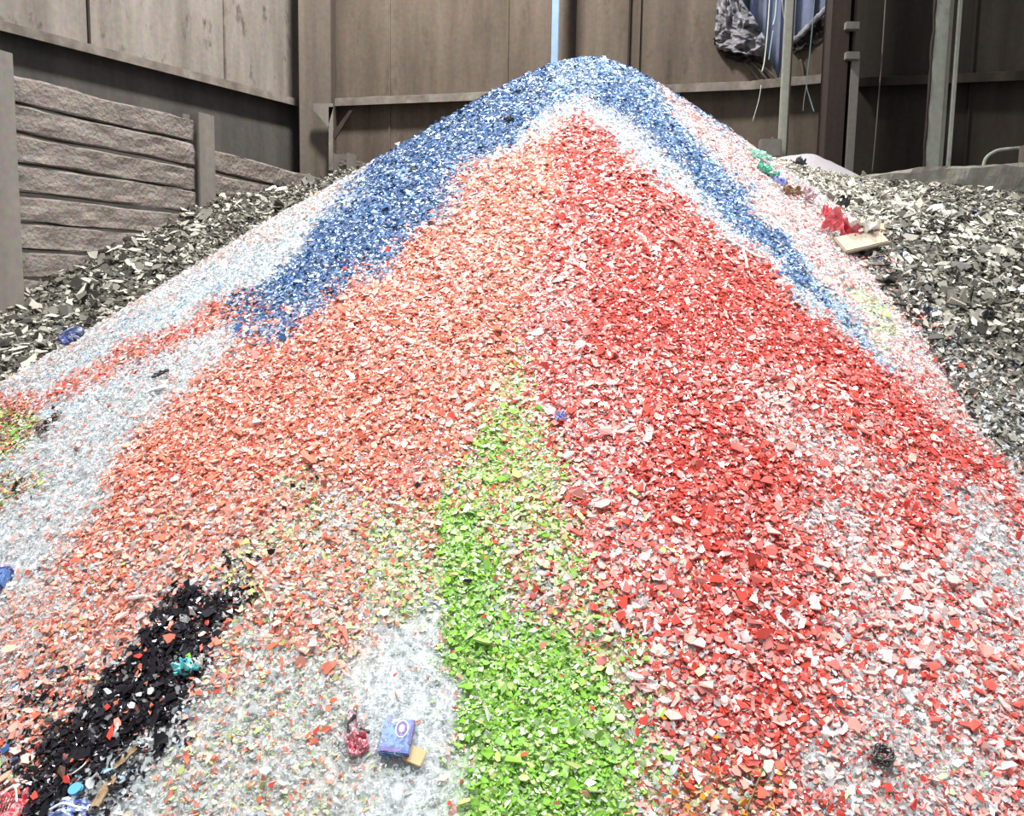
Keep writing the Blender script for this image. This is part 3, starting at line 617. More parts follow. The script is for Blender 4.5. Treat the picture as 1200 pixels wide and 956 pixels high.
# ------------------------------------------------------------------ plank wall on the left
def plank(name,a,b,h,d,nrm,seed,label,mat,cat='plank',group=None,taper=None,amp=.013):
    """weathered beam from a to b (lower front edge), knobbly faces, rounded arrises"""
    a=np.asarray(a,float);b=np.asarray(b,float);n=D3(nrm); m=46
    prof=[(-.5,-.46),(-.5,-.2),(-.5,.1),(-.5,.40),(-.42,.48),(0,.5),(.5,.5),(.5,-.5),(0,-.5),(-.42,-.5)]
    k=len(prof); V=[];F=[]; Lg=np.linalg.norm(b-a)
    for i in range(m+1):
        t=i/m; c=a+(b-a)*t; hh=h*(taper(t) if taper else 1)
        sag=.012*fbm(np.array([t*3+seed]),np.array([seed*1.7]),2)[0]*2
        for j,(o,v) in enumerate(prof):
            w=amp*fbm(np.array([t*Lg*4+seed*5]),np.array([j*.8+seed*2.3]),4)[0]*2
            vv=amp*.7*fbm(np.array([t*Lg*3+seed*8]),np.array([j*.6+seed*4.1]),3)[0]*2
            V.append(c-n*(o*d)*1.0+n*(w if j<6 else 0)+Z*(hh*(v+.5)+vv+sag))
    for i in range(m):
        for j in range(k): F.append((i*k+j,i*k+(j+1)%k,(i+1)*k+(j+1)%k,(i+1)*k+j))
    F.append(tuple(range(k))); F.append(tuple(m*k+j for j in range(k)))
    bm=bmesh.new(); vs=[bm.verts.new(tuple(v)) for v in V]
    for f in F: bm.faces.new([vs[q] for q in f])
    o=link(name,from_bm(name,bm),mat); return tag(o,label,cat,group)
def on_pl(u,z,off=0): p=A2+D2*u+N2*off; return np.array([p[0],p[1],z])
ORD=['topmost','second','third','fourth','fifth','sixth','seventh','eighth']
ph=.292; ptop=3.775
for k in range(8):
    z=ptop-ph*(k+1)
    plank('wall_plank',on_pl(-.35,z+.008),on_pl(2.62,z+.008),ph-.035,.16,N2,k+1.3,f'{ORD[k]} plank from the top of the near stack between the two left posts',M_PLANK,group='planks of the left wall')
for k in range(6):
    z=ptop-ph*(k+2)-.02-.0*k
    plank('wall_plank',on_pl(2.86,z+.008),on_pl(5.6,z-.06),ph-.035,.16,N2,k+21.7,f'{ORD[k]} plank from the top of the far stack behind the slim post',M_PLANK,group='planks of the left wall')
def post(name,u,w,z1,label,d=.26):
    e=empty(name,on_pl(u,0,.0),label,'post'); c=on_pl(u,z1/2,0); ax=D3(D2); ay=D3(N2)
    link('web',box_mesh('web',c,ax,ay,Z,.03,d-.03,z1),M_POST,e)
    link('flange',box_mesh('flange',c+ay*d/2,ax,ay,Z,w,.03,z1,.005),M_POST,e)
    link('flange',box_mesh('flange',c-ay*d/2,ax,ay,Z,w,.03,z1,.005),M_POST,e); return e
post('plank_wall_post',2.78,.28,3.85,'slim upright steel post between the near and far plank stacks')
post('plank_wall_post',-.14,.34,3.9,'thick steel post at the left edge, cut by the frame',.5)
post('plank_wall_post',5.98,.24,3.84,'short visible post top behind the grey heap near the corner column')
plank('wall_plank',on_pl(5.95,3.66),on_pl(8.2,3.66),.1,.16,N2,44.1,'sliver of plank behind the far post top beside the blue slope',M_PLANK,group='planks of the left wall')
# fallen beam on the right and the mound of powder
a=P(985,212,11.9); b=P(1198,228,11.6)
plank('concrete_beam',(a[0],a[1],b[2]-.10),(b[0],b[1],b[2]-.02),.40,.3,np.array([0.05,-1.0]),61.3,'long dusty grey beam lying on the heap at the right edge',M_CONC,'beam',taper=lambda t:.72+.28*min(1,t*2.2),amp=.03)
q=P(1204,215,11.6); e=empty('end_post',(q[0],q[1],2.4),'dark post end cut by the right edge beside the long beam','post')
link('flange',box_mesh('flange',(q[0],q[1],3.0),np.array([1,0,0]),np.array([0,1,0]),Z,.12,.03,1.3),M_COLUMN,e); link('web',box_mesh('web',(q[0],q[1]+.12,3.0),np.array([1,0,0]),np.array([0,1,0]),Z,.03,.22,1.3),M_COLUMN,e)
rr,aa=np.meshgrid(np.linspace(.0,1,18),np.linspace(0,2*math.pi,49),indexing='ij')
q0=P(952,205,11.4); X=q0[0]+rr*np.sin(aa)*.72; Y=q0[1]+rr*np.cos(aa)*.5
Zm=heap_right(X,Y)-.03; pk=P(945,178,11.4)[2]; z0=float(heap_right(np.array([q0[0]]),np.array([q0[1]]))[0])
Zm=Zm+(pk-z0)*np.clip(1-np.sqrt((rr*1.0)**2+.03),0,1)/.83+.02*fbm(X*5,Y*5,3)
me,_=grid_mesh('powder_mound',X,Y,Zm); tag(link('powder_mound',me,M_WHITEP),'small smooth white mound on top of the right heap below the dark column','mound')
# ------------------------------------------------------------------ rubbish lying on the heaps
def spot(px,py):
    p,s=cast([px],[py]); p=p[0]; n=normal_at(np.array([p[0]]),np.array([p[1]]))[0]; return p,n
def plane_axes(n,rot=0.0):
    r=np.cross(n,Z); r/=np.linalg.norm(r)
    if r[0]<0:r=-r
    # picture-right across the slope, picture-up along it
    d=RM[:,0]; r=d-n*(d@n); r/=np.linalg.norm(r); u=np.cross(n,r)
    c,s=math.cos(rot),math.sin(rot); return r*c+u*s, u*c-r*s
def pxm(p): return (p[1])/F   # metres per pixel there
def face_cam(n,k=.5):
    return n
def wavy_print(name,cols,scale=14,dist=6,rough=.3):
    m,nt,b=new_mat(name); N=nt.nodes.new; K=nt.links.new
    tc=N('ShaderNodeTexCoord'); wv=N('ShaderNodeTexNoise'); wv.inputs['Scale'].default_value=scale; wv.inputs['Detail'].default_value=3; wv.inputs['Distortion'].default_value=1.2
    K(tc.outputs['Generated'],wv.inputs['Vector']); r=N('ShaderNodeValToRGB'); e=r.color_ramp.elements
    while len(e)<len(cols): e.new(.5)
    for i,c in enumerate(cols): e[i].position=.30+.4*i/(len(cols)-1); e[i].color=L4(c)
    K(wv.outputs['Fac'],r.inputs['Fac']); K(r.outputs['Color'],b.inputs['Base Color']); b.inputs['Roughness'].default_value=rough
    return m
M_CARTON=wavy_print('printed blue violet card',[(40,30,84),(56,78,146),(96,140,190),(66,54,120),(200,216,232)],3.2)
M_VIOLET=wavy_print('violet print',[(52,36,92),(84,62,140),(120,106,176)],4)
M_KRAFT=plain('plain brown card',(196,164,124),.8,.2,.1,5); M_KRAFT2=plain('pale brown card',(168,155,138),.8,.2,.14,5)
M_PINK=wavy_print('pink wrapper print',[(176,72,92),(206,104,120),(232,190,196),(186,80,98)],5)
M_MAUVE=wavy_print('pale mauve film',[(150,120,130),(206,184,190),(110,86,92)],5)
M_REDP=wavy_print('red wrapper print',[(150,30,44),(200,58,72),(232,170,172),(120,24,36)],6)
M_TURQ=wavy_print('turquoise film',[(60,170,190),(120,216,222),(226,246,246)],5,rough=.15)
M_SKY=plain('light blue plastic',(92,164,222),.35,.5,.04); M_WPAP=plain('white paper',(236,234,228),.8,.2,.04)
M_GREENP=wavy_print('dark green film',[(30,100,80),(60,150,120),(110,196,160)],6,rough=.25); M_MINT=wavy_print('mint film',[(90,170,150),(150,212,190),(206,236,224)],6,rough=.3)
M_BROWN=plain('brown strip',(140,118,92),.7,.3,.2,20); M_WIRE=plain('grey wire',(96,92,90),.4,.5,.2,20,.6); M_TWIG=plain('dry twig',(120,96,72),.8,.2,.2,30)
M_NAVY=wavy_print('navy plastic',[(28,32,62),(58,64,104),(140,150,182)],4,rough=.3); M_DARKG=plain('dark grey plastic',(58,60,62),.5,.4,.15,20)
M_VIOBAG=wavy_print('blue violet bag film',[(74,64,150),(122,140,210),(196,214,240),(96,76,160)],4,rough=.2)
# blue carton with its torn flap
p,n=spot(466,868); r_,u_=plane_axes(n,-.10); s=p[1]/F; n2=n
Wc,Hc,Dc=38*s,40*s*1.12,.035
e=empty('carton',p,'blue and violet printed carton lying on the white cullet with an open brown flap','carton')
cc=p+n*(Dc/2+.004)
link('carton_body',box_mesh('carton_body',cc,r_,u_,n,Wc,Hc,Dc,.003),M_CARTON,e)
link('side_band',box_mesh('side_band',cc-u_*(Hc*.40)-r_*Wc*.14,r_,u_,n,Wc*.68,Hc*.13,Dc+.0016,.001),M_VIOLET,e)['label']='dark violet band along the lower edge'
link('edge_band',box_mesh('edge_band',cc+r_*(Wc*.445)+u_*.12*Hc,r_,u_,n,Wc*.10,Hc*.72,Dc+.0016,.001),M_VIOLET,e)
def disc(name,c,r,u,n,a,b,h,mat,parent,k=28):
    bm=bmesh.new(); V0=[bm.verts.new(tuple(c+r*a*math.cos(2*math.pi*i/k)+u*b*math.sin(2*math.pi*i/k))) for i in range(k)]
    V1=[bm.verts.new(tuple(Vector(v.co)+Vector(n*h))) for v in V0]; bm.faces.new(V0[::-1]); bm.faces.new(V1)
    for i in range(k): bm.faces.new((V0[i],V0[(i+1)%k],V1[(i+1)%k],V1[i]))
    return link(name,from_bm(name,bm),mat,parent)
ce=cc+n*Dc/2+r_*Wc*.13+u_*Hc*.20
er=disc('emblem_rim',ce,r_,u_,n,Wc*.21,Hc*.25,.0012,M_WPAP,e); disc('emblem_face',ce,r_,u_,n,Wc*.18,Hc*.22,.002,M_VIOLET,er); disc('emblem_center',ce,r_,u_,n,Wc*.09,Hc*.12,.0028,M_MAUVE,er)
fl=cc-u_*Hc*.42+r_*Wc*.66-n*.004; r2,u2=plane_axes(n,-.38)
link('flap',box_mesh('flap',fl,r2,u2,n,25*s,21*s,.005,.002),M_KRAFT,e)['label']='plain brown card flap'
# crumpled pink wrapper
p,n=spot(420,874); r_,u_=plane_axes(n,.35); s=p[1]/F
e=empty('crushed_wrapper',p,'crushed pink wrapper with a pale twisted end, left of the blue carton','wrapper')
link('wrapper_body',crumple('wrapper_body',p+n*.022,r_,u_,n,24*s,27*s,.022,2,6,(12,12),.02,.18),M_PINK,e)
r3,u3=plane_axes(n,.25)
link('twisted_end',crumple('twisted_end',p+n*.02+u3*27*s-r3*2*s,r3,u3,n,13*s,34*s,.02,5,5,(8,14),.006,.25),M_MAUVE,e)
link('dark_edge',tube_mesh('dark_edge',smooth_path([p+n*.012-r_*10*s+u_*4*s,p+n*.02-r_*5*s+u_*26*s,p+n*.03+r_*6*s+u_*36*s],6),.006,7),M_DARKG,e)
link('dark_tab',tube_mesh('dark_tab',smooth_path([p+n*.02+r_*8*s+u_*18*s,p+n*.022+r_*17*s+u_*8*s],4),.005,6),M_DARKG,e)
# packet cut by the left edge
p,n=spot(2,682); r_,u_=plane_axes(n,-.06); s=p[1]/F
e=empty('blue_packet',p,'small blue and violet packet on white cullet, cut by the left edge','packet')
link('packet_body',box_mesh('packet_body',p+n*.02,r_,u_,n,24*s,27*s,.04,.005),M_CARTON,e)
link('packet_crimp',box_mesh('packet_crimp',p+n*.02+u_*12*s,r_,u_,n,24*s,5*s,.042,.003),M_VIOLET,e)
# red net wrapper and violet bag in the bottom left corner
p,n=spot(14,948); r_,u_=plane_axes(n,.15); s=p[1]/F
e=empty('red_wrapper',p,'red patterned wrapper in the bottom left corner','wrapper')
link('wrapper_sheet',crumple('wrapper_sheet',p+n*.02,r_,u_,n,36*s,44*s,.02,9,4,(14,14),.012,.1),M_REDP,e)
for k in range(6):
    link('stripe',tube_mesh('stripe',[p+n*.038+r_*(-12+k*4)*s-u_*14*s,p+n*.042+r_*(-10+k*4)*s+u_*6*s],.0016,5),M_DARKST,e)
link('white_edge',tube_mesh('white_edge',smooth_path([p+n*.035-r_*12*s+u_*13*s,p+n*.04+r_*4*s+u_*20*s,p+n*.035+r_*14*s-u_*4*s],5),.003,6),M_WPAP,e)
p,n=spot(80,957); r_,u_=plane_axes(n,.0); s=p[1]/F
e=empty('plastic_bag',p,'blue violet plastic bag at the bottom edge below the black glass','bag')
link('bag_film',crumple('bag_film',p+n*.02,r_,u_,n,44*s,36*s,.03,14,5,(16,14),.01,.2,-.02),M_VIOBAG,e)
link('bag_fold',tube_mesh('bag_fold',smooth_path([p+n*.045-r_*16*s,p+n*.05+u_*6*s,p+n*.04+r_*17*s+u_*2*s],5),.004,6),M_WPAP,e)
# light blue cap
p,n=spot(91,927); r_,u_=plane_axes(n,.3); s=p[1]/F
e=empty('bottle_cap',p,'round light blue plastic disc lying at the foot of the black glass','cap')
disc('cap_top',p+n*.012,r_,u_,n,8.5*s,7.5*s,.008,M_SKY,e); disc('cap_rim',p+n*.008,r_,u_,n,9*s,8*s,.006,M_SKY,e)
# brown strips
def strip(name,a,b,w,mat,label,cat='strip',th=.006,lift=.012,seed=1):
    pa,na=spot(*a); pb,nb=spot(*b); n=(na+nb)/2; n/=np.linalg.norm(n); c=(pa+pb)/2+n*lift; d=pb-pa; L=np.linalg.norm(d); d/=L; q=np.cross(n,d)
    return tag(link(name,crumple(name,c,d,q,n,L,w,.006,seed,4,(16,4),th,.12),mat),label,cat)
strip('wood_strip',(113,946),(135,912),.03,M_BROWN,'wider brown strip near the bottom edge right of the blue disc','strip',seed=3)
strip('wood_strip',(137,900),(161,877),.022,M_BROWN,'narrow brown strip just above the wider one at the black glass','strip',seed=5)
# turquoise film
p,n=spot(221,785); r_,u_=plane_axes(n,.3); s=p[1]/F
e=empty('turquoise_film',p,'crumpled shiny turquoise film at the right rim of the black glass','film')
link('film_sheet',crumple('film_sheet',p+n*.022,r_,u_,n,28*s,18*s,.03,21,6,(14,12),.006,.3),M_TURQ,e)
link('clear_end',crumple('clear_end',p+n*.02+r_*13*s+u_*2*s,r_,u_,n,14*s,14*s,.025,23,6,(10,10),.006,.3),M_WPAP,e)
# wire tangle
p,n=spot(1030,890); r_,u_=plane_axes(n,.2); s=p[1]/F; Rw=np.random.RandomState(4)
e=empty('wire_tangle',p,'tangled ball of dark grey wire on the clear cullet at lower right','wire')
for k in range(9):
    a0=Rw.uniform(0,6.28); pts=[]
    for i in range(9):
        a=a0+i*.85; rad=Rw.uniform(.35,1)*15*s
        pts.append(p+r_*rad*math.cos(a)*1.15+u_*rad*math.sin(a)*.85+n*(.012+Rw.uniform(0,1)*.035))
    link('strand',tube_mesh('strand',smooth_path(pts,5),.0024,6),M_WIRE if k%3 else M_DARKG,e)
# right: cardboard, red bag, white paper
p,n=spot(1003,290); s=p[1]/F; n=n+np.array([-.1,-.5,.25]); n/=np.linalg.norm(n); r_,u_=plane_axes(n,.0)
def quad_card(name,pix,lift,mat,th,label=None,parent=None,Yd=None):
    bm=bmesh.new(); q=[]
    for (x,y) in pix:
        a,m=spot(x,y); q.append(a)
    q=np.array(q); c=q.mean(0); nn=np.cross(q[1]-q[0],q[2]-q[0]); nn/=np.linalg.norm(nn); nn=nn if nn@(CAM-c)>0 else -nn
    top=[bm.verts.new(tuple(v+np.array([0,0,lift]))) for v in q]; bot=[bm.verts.new(tuple(v+np.array([0,0,lift])-nn*th)) for v in q]
    k=len(q); bm.faces.new(top); bm.faces.new(bot[::-1])
    for i in range(k): bm.faces.new((top[i],bot[i],bot[(i+1)%k],top[(i+1)%k]))
    bmesh.ops.triangulate(bm,faces=bm.faces[:])
    return link(name,from_bm(name,bm),mat,parent)
e=empty('flattened_box',p,'flattened pale cardboard box on the right slope with torn white lining','cardboard')
link('board',box_mesh('board',p+n*.07+r_*1*s-u_*5*s,*plane_axes(n,.30),n,56*s,27*s,.028,.006),M_KRAFT2,e)
link('board_flap',box_mesh('board_flap',p+n*.09+r_*18*s+u_*17*s,*plane_axes(n,-.25),n,26*s,12*s,.012,.003),M_KRAFT,e)['label']='brown inner flap'
link('torn_paper',crumple('torn_paper',p+n*.11+r_*6*s+u_*14*s,*plane_axes(n,-.3),n,30*s,12*s,.05,33,6,(14,8),.01,.35),M_WPAP,e)['label']='torn white paper'
p,n=spot(985,278); s=p[1]/F; n=n+np.array([-.1,-.5,.2]); n/=np.linalg.norm(n); r_,u_=plane_axes(n,.0)
e=empty('red_bag',p,'crumpled red plastic bag lying against the flattened cardboard box','bag')
M_RB=wavy_print('soft red film',[(190,60,74),(224,104,112),(240,160,160)],4,rough=.3)
link('bag_film',crumple('bag_film',p+n*.07-r_*6*s-u_*3*s,*plane_axes(n,-.7),n,38*s,16*s,.10,35,5,(16,10),.012,.3),M_RB,e)
link('bag_neck',crumple('bag_neck',p+n*.09-r_*16*s+u_*18*s,*plane_axes(n,.5),n,10*s,18*s,.06,37,5,(8,10),.01,.3),M_RB,e)
link('bag_tail',crumple('bag_tail',p+n*.10+r_*14*s+u_*1*s,*plane_axes(n,-.2),n,26*s,8*s,.05,39,5,(10,6),.01,.3),M_RB,e)
def scrap(name,px,py,w,h,rot,mat,label,cat,seed,amp=.04,lift=.03,th=.012,tilt=(0,-.45,.2),edge=.25):
    p,n=spot(px,py); s=p[1]/F; n=n+np.array(tilt); n/=np.linalg.norm(n); r_,u_=plane_axes(n,rot)
    return tag(link(name,crumple(name,p+n*lift,r_,u_,n,w*s,h*s,amp,seed,5,(10,10),th,edge),mat),label,cat)
scrap('plastic_scrap',889,187,24,11,-.1,M_MINT,'mint green plastic scrap where the heaps meet below the junction box','scrap',41,.025,.04)
scrap('plastic_scrap',897,204,26,10,-.75,M_GREENP,'dark green crumpled plastic strip at the right foot of the blue crown','scrap',43,.03,.04)
scrap('plastic_scrap',911,218,15,8,-.7,M_VIOBAG,'pale violet packet just below the dark green strip','packet',45,.03,.05)
scrap('cardboard_scrap',927,229,19,10,.15,M_BROWN,'small brown cardboard scrap right of the pink white margin','scrap',47,.03,.04)
scrap('plastic_scrap',943,234,18,12,-.3,M_MAUVE,'mauve crumpled packet beside the brown cardboard scrap','packet',49,.03,.05)
scrap('dark_lump',937,193,10,7,0,M_DARKG,'small dark lump on the pale mound top right of the pole','lump',51,.04,.05,.06)
scrap('plastic_scrap',986,245,13,7,-.1,M_DARKG,'dark folded scrap on the dusty slope above the flattened box','scrap',53,.05,.05)
scrap('paper_scrap',1057,247,26,5,-.25,M_WPAP,'long narrow white strip on the right grey heap','paper',55,.02,.05)
scrap('paper_scrap',1110,257,16,8,.3,M_WPAP,'white rounded scrap on the right grey heap','paper',57,.03,.05)
scrap('plastic_scrap',1153,378,12,7,-.4,M_DARKG,'black crumpled scrap low on the right grey heap','scrap',59,.04,.05)
scrap('plastic_scrap',1084,367,9,6,-.4,M_NAVY,'navy scrap on the right grey heap near the pink margin','scrap',61,.03,.04)
scrap('plastic_scrap',657,491,12,10,.1,M_VIOBAG,'tiny blue and white wrapper in the red glass right of the green tongue','wrapper',63,.02,.02)
scrap('plastic_scrap',388,342,14,10,.1,M_NAVY,'largest navy blue shard at the lower rim of the blue band','scrap',65,.012,.02,.012,edge=.3)
scrap('plastic_scrap',486,200,9,7,.2,M_DARKG,'small grey scrap on the blue band','scrap',66,.012,.02)
scrap('grey_scrap',597,143,9,9,.2,M_DARKG,'small dark grey scrap at the upper edge of the red field left of the peak','scrap',67,.02,.02)
strip('plastic_strip',(181,444),(199,437),.02,M_DARKG,'dark grey strip on the white glass left of the orange field','strip',.01,.02,7)
strip('plastic_strip',(177,461),(196,455),.025,M_CORD,'pale grey strip just below the dark one on the white glass','strip',.01,.02,8)
# coiled blue plastic on the left grey heap
p,n=spot(88,400); s=p[1]/F; n=n+np.array([.1,-.6,.1]); n/=np.linalg.norm(n); r_,u_=plane_axes(n,.15)
e=empty('plastic_band',p,'curled navy and grey plastic band on the left grey heap','band')
link('band_loop',tube_mesh('band_loop',smooth_path([p+n*.05+r_*a*s+u_*b*s for a,b in((-13,-4),(-8,5),(2,8),(11,5),(13,1),(6,0),(-2,2),(-9,-3))],6),.026,8),M_NAVY,e)
link('band_sheet',crumple('band_sheet',p+n*.04-u_*3*s,r_,u_,n,22*s,9*s,.05,71,5,(12,8),.02,.2),M_VIOBAG,e)
# twigs, threads
def thread(name,pix,r,mat,label,cat,lift=.015):
    q,_=cast([a for a,b in pix],[b for a,b in pix]); nn=normal_at(q[:,0],q[:,1])
    return tag(link(name,tube_mesh(name,smooth_path(list(q+nn*lift),6),r,6),mat),label,cat)
thread('twig',[(872,955),(884,925),(893,900),(897,880),(886,866)],.0035,M_TWIG,'thin bent twig among amber and red shards at the bottom right of the green','twig')
thread('straw',[(305,690),(311,697),(315,708)],.004,M_KRAFT,'short pale straw right of the top of the black glass','straw')
thread('white_thread',[(850,283),(866,292),(884,303),(895,306)],.007,M_CORD,'white thread lying across the upper right edge of the red field','thread',.02)
thread('white_thread',[(869,296),(873,308),(874,318)],.007,M_CORD,'short white thread hanging down from the longer one','thread',.02)
thread('white_thread',[(90,912),(100,905),(106,899)],.0025,M_CORD,'thin white thread above the light blue disc','thread',.03)
# ------------------------------------------------------------------ single shards that stand out
def shard_mesh(name,seed,k,elong=.7,th=.12,bend=.25):
    R=np.random.RandomState(seed); an=(np.arange(k)+R.uniform(-.35,.35,k))*2*math.pi/k; rr=R.uniform(.6,1.1,k)*.5
    X=np.cos(an)*rr*1.15; Y=np.sin(an)*rr*elong; B=bend*X*X
    bm=bmesh.new(); t=[bm.verts.new((x,y,b+th/2)) for x,y,b in zip(X,Y,B)]; q=[bm.verts.new((x*.93,y*.93,b-th/2)) for x,y,b in zip(X,Y,B)]
    bm.faces.new(t); bm.faces.new(q[::-1])
    for i in range(k): bm.faces.new((t[i],q[i],q[(i+1)%k],t[(i+1)%k]))
    bmesh.ops.bevel(bm,geom=bm.edges[:],offset=.018,segments=1,affect='EDGES')
    return from_bm(name,bm)
def glassy(name,rgb,rough=.14): 
    m=plain(name,rgb,rough,.6,.08,3); return m
GM={'red':glassy('red shard',(212,70,60)),'coral':glassy('coral shard',(226,112,84)),'pink':glassy('pink shard',(238,172,162)),'white':glassy('white shard',(246,247,247),.2),
    'clear':glassy('clear shard',(206,214,214),.08),'green':glassy('green shard',(130,192,60)),'black':glassy('black shard',(22,19,26)),'brown':glassy('brown shard',(70,44,32)),'amber':glassy('amber shard',(236,150,30)),'blue':glassy('blue shard',(40,70,150))}
PROTO={}
def proto_mesh(colr,i):
    key=(colr,i)
    if key not in PROTO:
        me=shard_mesh('glass_shard',100+i*7+len(colr),4+i%3,(.55,.7,.85,.62)[i%4],.11,0.0); me.materials.append(GM[colr]); PROTO[key]=me
    return PROTO[key]
RS=np.random.RandomState(77)
def put_shard(px,py,size_px,colr,label,group=None,tilt=.2,i=None,p=None,n=None):
    if p is None: p,n=spot(px,py)
    o=bpy.data.objects.new('glass_shard',proto_mesh(colr,RS.randint(6) if i is None else i)); COL.objects.link(o)
    z=Vector(n+RS.randn(3)*tilt+np.array([0,-.25,0])).normalized(); a=Vector(RS.randn(3)); a=(a-z*a.dot(z)).normalized(); b=z.cross(a)
    s=size_px*p[1]/F*.80
    M=Matrix((a,b,z)).transposed().to_4x4()
    o.matrix_world=Matrix.Translation(Vector(p+n*(.012+.12*s)))@M@Matrix.Diagonal((s,s,s,1)); tag(o,label,'glass shard',group); return o
UNIQUE=[(614,886,16,'coral','large coral shard lying alone on the bright green glass'),(770,738,20,'white','large white triangular shard at the left rim of the red field'),
 (570,660,16,'coral','coral shard at the upper left of the green tongue'),(568,725,13,'red','red shard on the left side of the green tongue'),(747,860,18,'red','deep red shard at the right rim of the green glass'),
 (750,795,0,'red',''),(133,861,26,'red','long red shard lying on the black glass'),(127,832,15,'red','small red shard on the black glass'),(164,772,20,'red','red curved shard at the upper left of the black glass'),
 (163,792,15,'coral','coral shard directly below the curved red one on the black glass'),(244,733,13,'red','small red shard near the top right of the black glass'),(238,762,16,'red','dark red shard at the right rim of the black glass above the green piece'),
 (222,773,15,'green','green shard on the turquoise film beside the black glass'),(239,746,16,'pink','pale pink shard on the right rim of the black glass'),(202,727,12,'white','white shard near the top of the black glass'),
 (490,572,14,'black','black shard left of the upper green glass'),(513,561,9,'black','smaller black shard just right of the black one by the green glass'),(548,683,17,'black','dark shard across the green glass, lower one'),(511,664,12,'brown','dark brown shard at the upper left rim of the bright green'),
 (767,676,14,'brown','dark brown shard in the red and white mix right of the green'),(320,760,24,'coral','large coral shard on the pale glass right of the black tongue'),(316,748,16,'coral','coral shard overlapping the large one right of the black tongue'),
 (257,812,14,'red','small red shard on pale glass just right of the turquoise film'),(320,921,16,'red','red shard near the bottom on the white glass left of the pink wrapper'),(372,858,18,'red','red shard above left of the pink wrapper'),(428,843,12,'pink','pink shard just above the twisted wrapper'),
 (391,843-20,14,'coral','coral shard in the pale green specks left of the wrapper'),(463,793,10,'red','little red shard on the white glass above the carton'),(519,813,10,'pink','little pink shard at the left rim of the green glass'),
 (984,891,14,'red','red shard just left of the grey wire tangle'),(962,850,14,'red','red shard above left of the wire tangle'),(1012,930,22,'white','white pointed shard at the bottom below the wire tangle'),(1066,901,15,'white','white shard right of the wire tangle'),
 (1004,928,20,'red','red shard beside the white pointed one at the bottom'),(1038,926,22,'red','large red shard below the wire tangle'),(1103,921,18,'red','red shard on the clear patch at the bottom right'),(1160,953,18,'white','white shard at the bottom right edge of the red mix'),
 (938,735,26,'white','large white slab in the red field at the lower right'),(946,770,20,'white','white slab below the large slab in the red field'),(980,812,18,'white','white shard below the two white slabs'),(896,795,17,'white','white shard in the deep red at lower middle'),
 (902,838,16,'white','white shard low in the red field'),(866,893,16,'white','white rounded shard above the amber specks'),(1084,826,15,'white','white shard on the clear pink mix at the far lower right'),(978,721,14,'white','white oval shard in the deep red field'),
 (1060,700,0,'white',''),(705,590,0,'white',''),(660,577,15,'white','white shard right of the upper green, near the tiny wrapper'),(564,452,14,'white','white shard at the top of the green tongue'),(565,503,15,'white','white shard beside the small bright green clump'),
 (706,678,16,'white','white shard in the mixed glass right of the green'),(548,598,18,'clear','large clear shard in the upper green glass'),(837,866,14,'amber','amber shard at the bottom beside the twig'),(822,936,14,'amber','amber shard at the bottom edge'),
 (777,843,12,'amber','amber shard at the right rim of the green glass'),(88,893,14,'coral','coral shard lying in the lower black glass above the blue disc'),(81,917,20,'red','pinkish red shard just left of the light blue disc'),(44,935,18,'red','red shard right of the corner wrapper'),
 (45,880,15,'red','red shard at the left end of the black glass'),(5,873,16,'red','dark red shard at the left edge above the corner wrapper'),(98,890,30,'black','large flat black shard at the lower end of the black glass'),(56,938,16,'black','black shard right of the red corner wrapper'),
 (265,850,12,'coral','coral shard on white glass right of the brown strips'),(270,725,0,'black',''),(270,660,18,'black','black shard just above the upper end of the black glass'),(256,654,0,'black','')]
for (x,y,s,c,l) in UNIQUE:
    if s: put_shard(x,y,s,c,l)
# the largest loose shards elsewhere on the near face
AREAS=[('lower right red mix',[(830,640),(1195,640),(1195,950),(930,950),(840,860)],['red','red','white','pink'],78,(9,15)),
       ('mixed rim right of the green',[(650,600),(790,640),(830,760),(820,880),(760,880),(700,720)],['red','coral','pink','white','red'],46,(9,15)),
       ('left orange field',[(120,560),(330,480),(480,480),(330,640),(200,700),(90,700)],['coral','coral','pink'],46,(9,14)),
       ('pale left foreground',[(20,720),(180,710),(90,820),(10,880)],['coral','pink','clear','coral'],26,(8,13)),
       ('bright green tongue',[(525,620),(570,650),(680,770),(740,940),(555,940),(530,760)],['green','green','clear'],36,(8,13)),
       ('pale middle foreground',[(260,690),(420,640),(480,690),(420,800),(260,930),(180,930)],['coral','clear','pink','coral'],40,(7,12)),
       ('black tongue',[(60,870),(110,825),(195,720),(270,708),(235,780),(150,862)],['black','black','black','clear'],26,(12,18))]
for nm,poly,cols,cnt,(a,b) in AREAS:
    poly=np.array(poly,float); k=0; q=[]
    while len(q)<cnt:
        x=RS.uniform(poly[:,0].min(),poly[:,0].max()); y=RS.uniform(poly[:,1].min(),poly[:,1].max())
        if inside(poly,np.array([x]),np.array([y]))[0]: q.append((x,y))
    pos,_=cast([v[0] for v in q],[v[1] for v in q]); nn=normal_at(pos[:,0],pos[:,1])
    for (x,y),p,n in zip(q,pos,nn):
        c=cols[RS.randint(len(cols))]
        put_shard(x,y,RS.uniform(a,b),c,f'{c} glass shard loose on the surface of the {nm}',f'loose {c} shards on the {nm}',p=p,n=n)
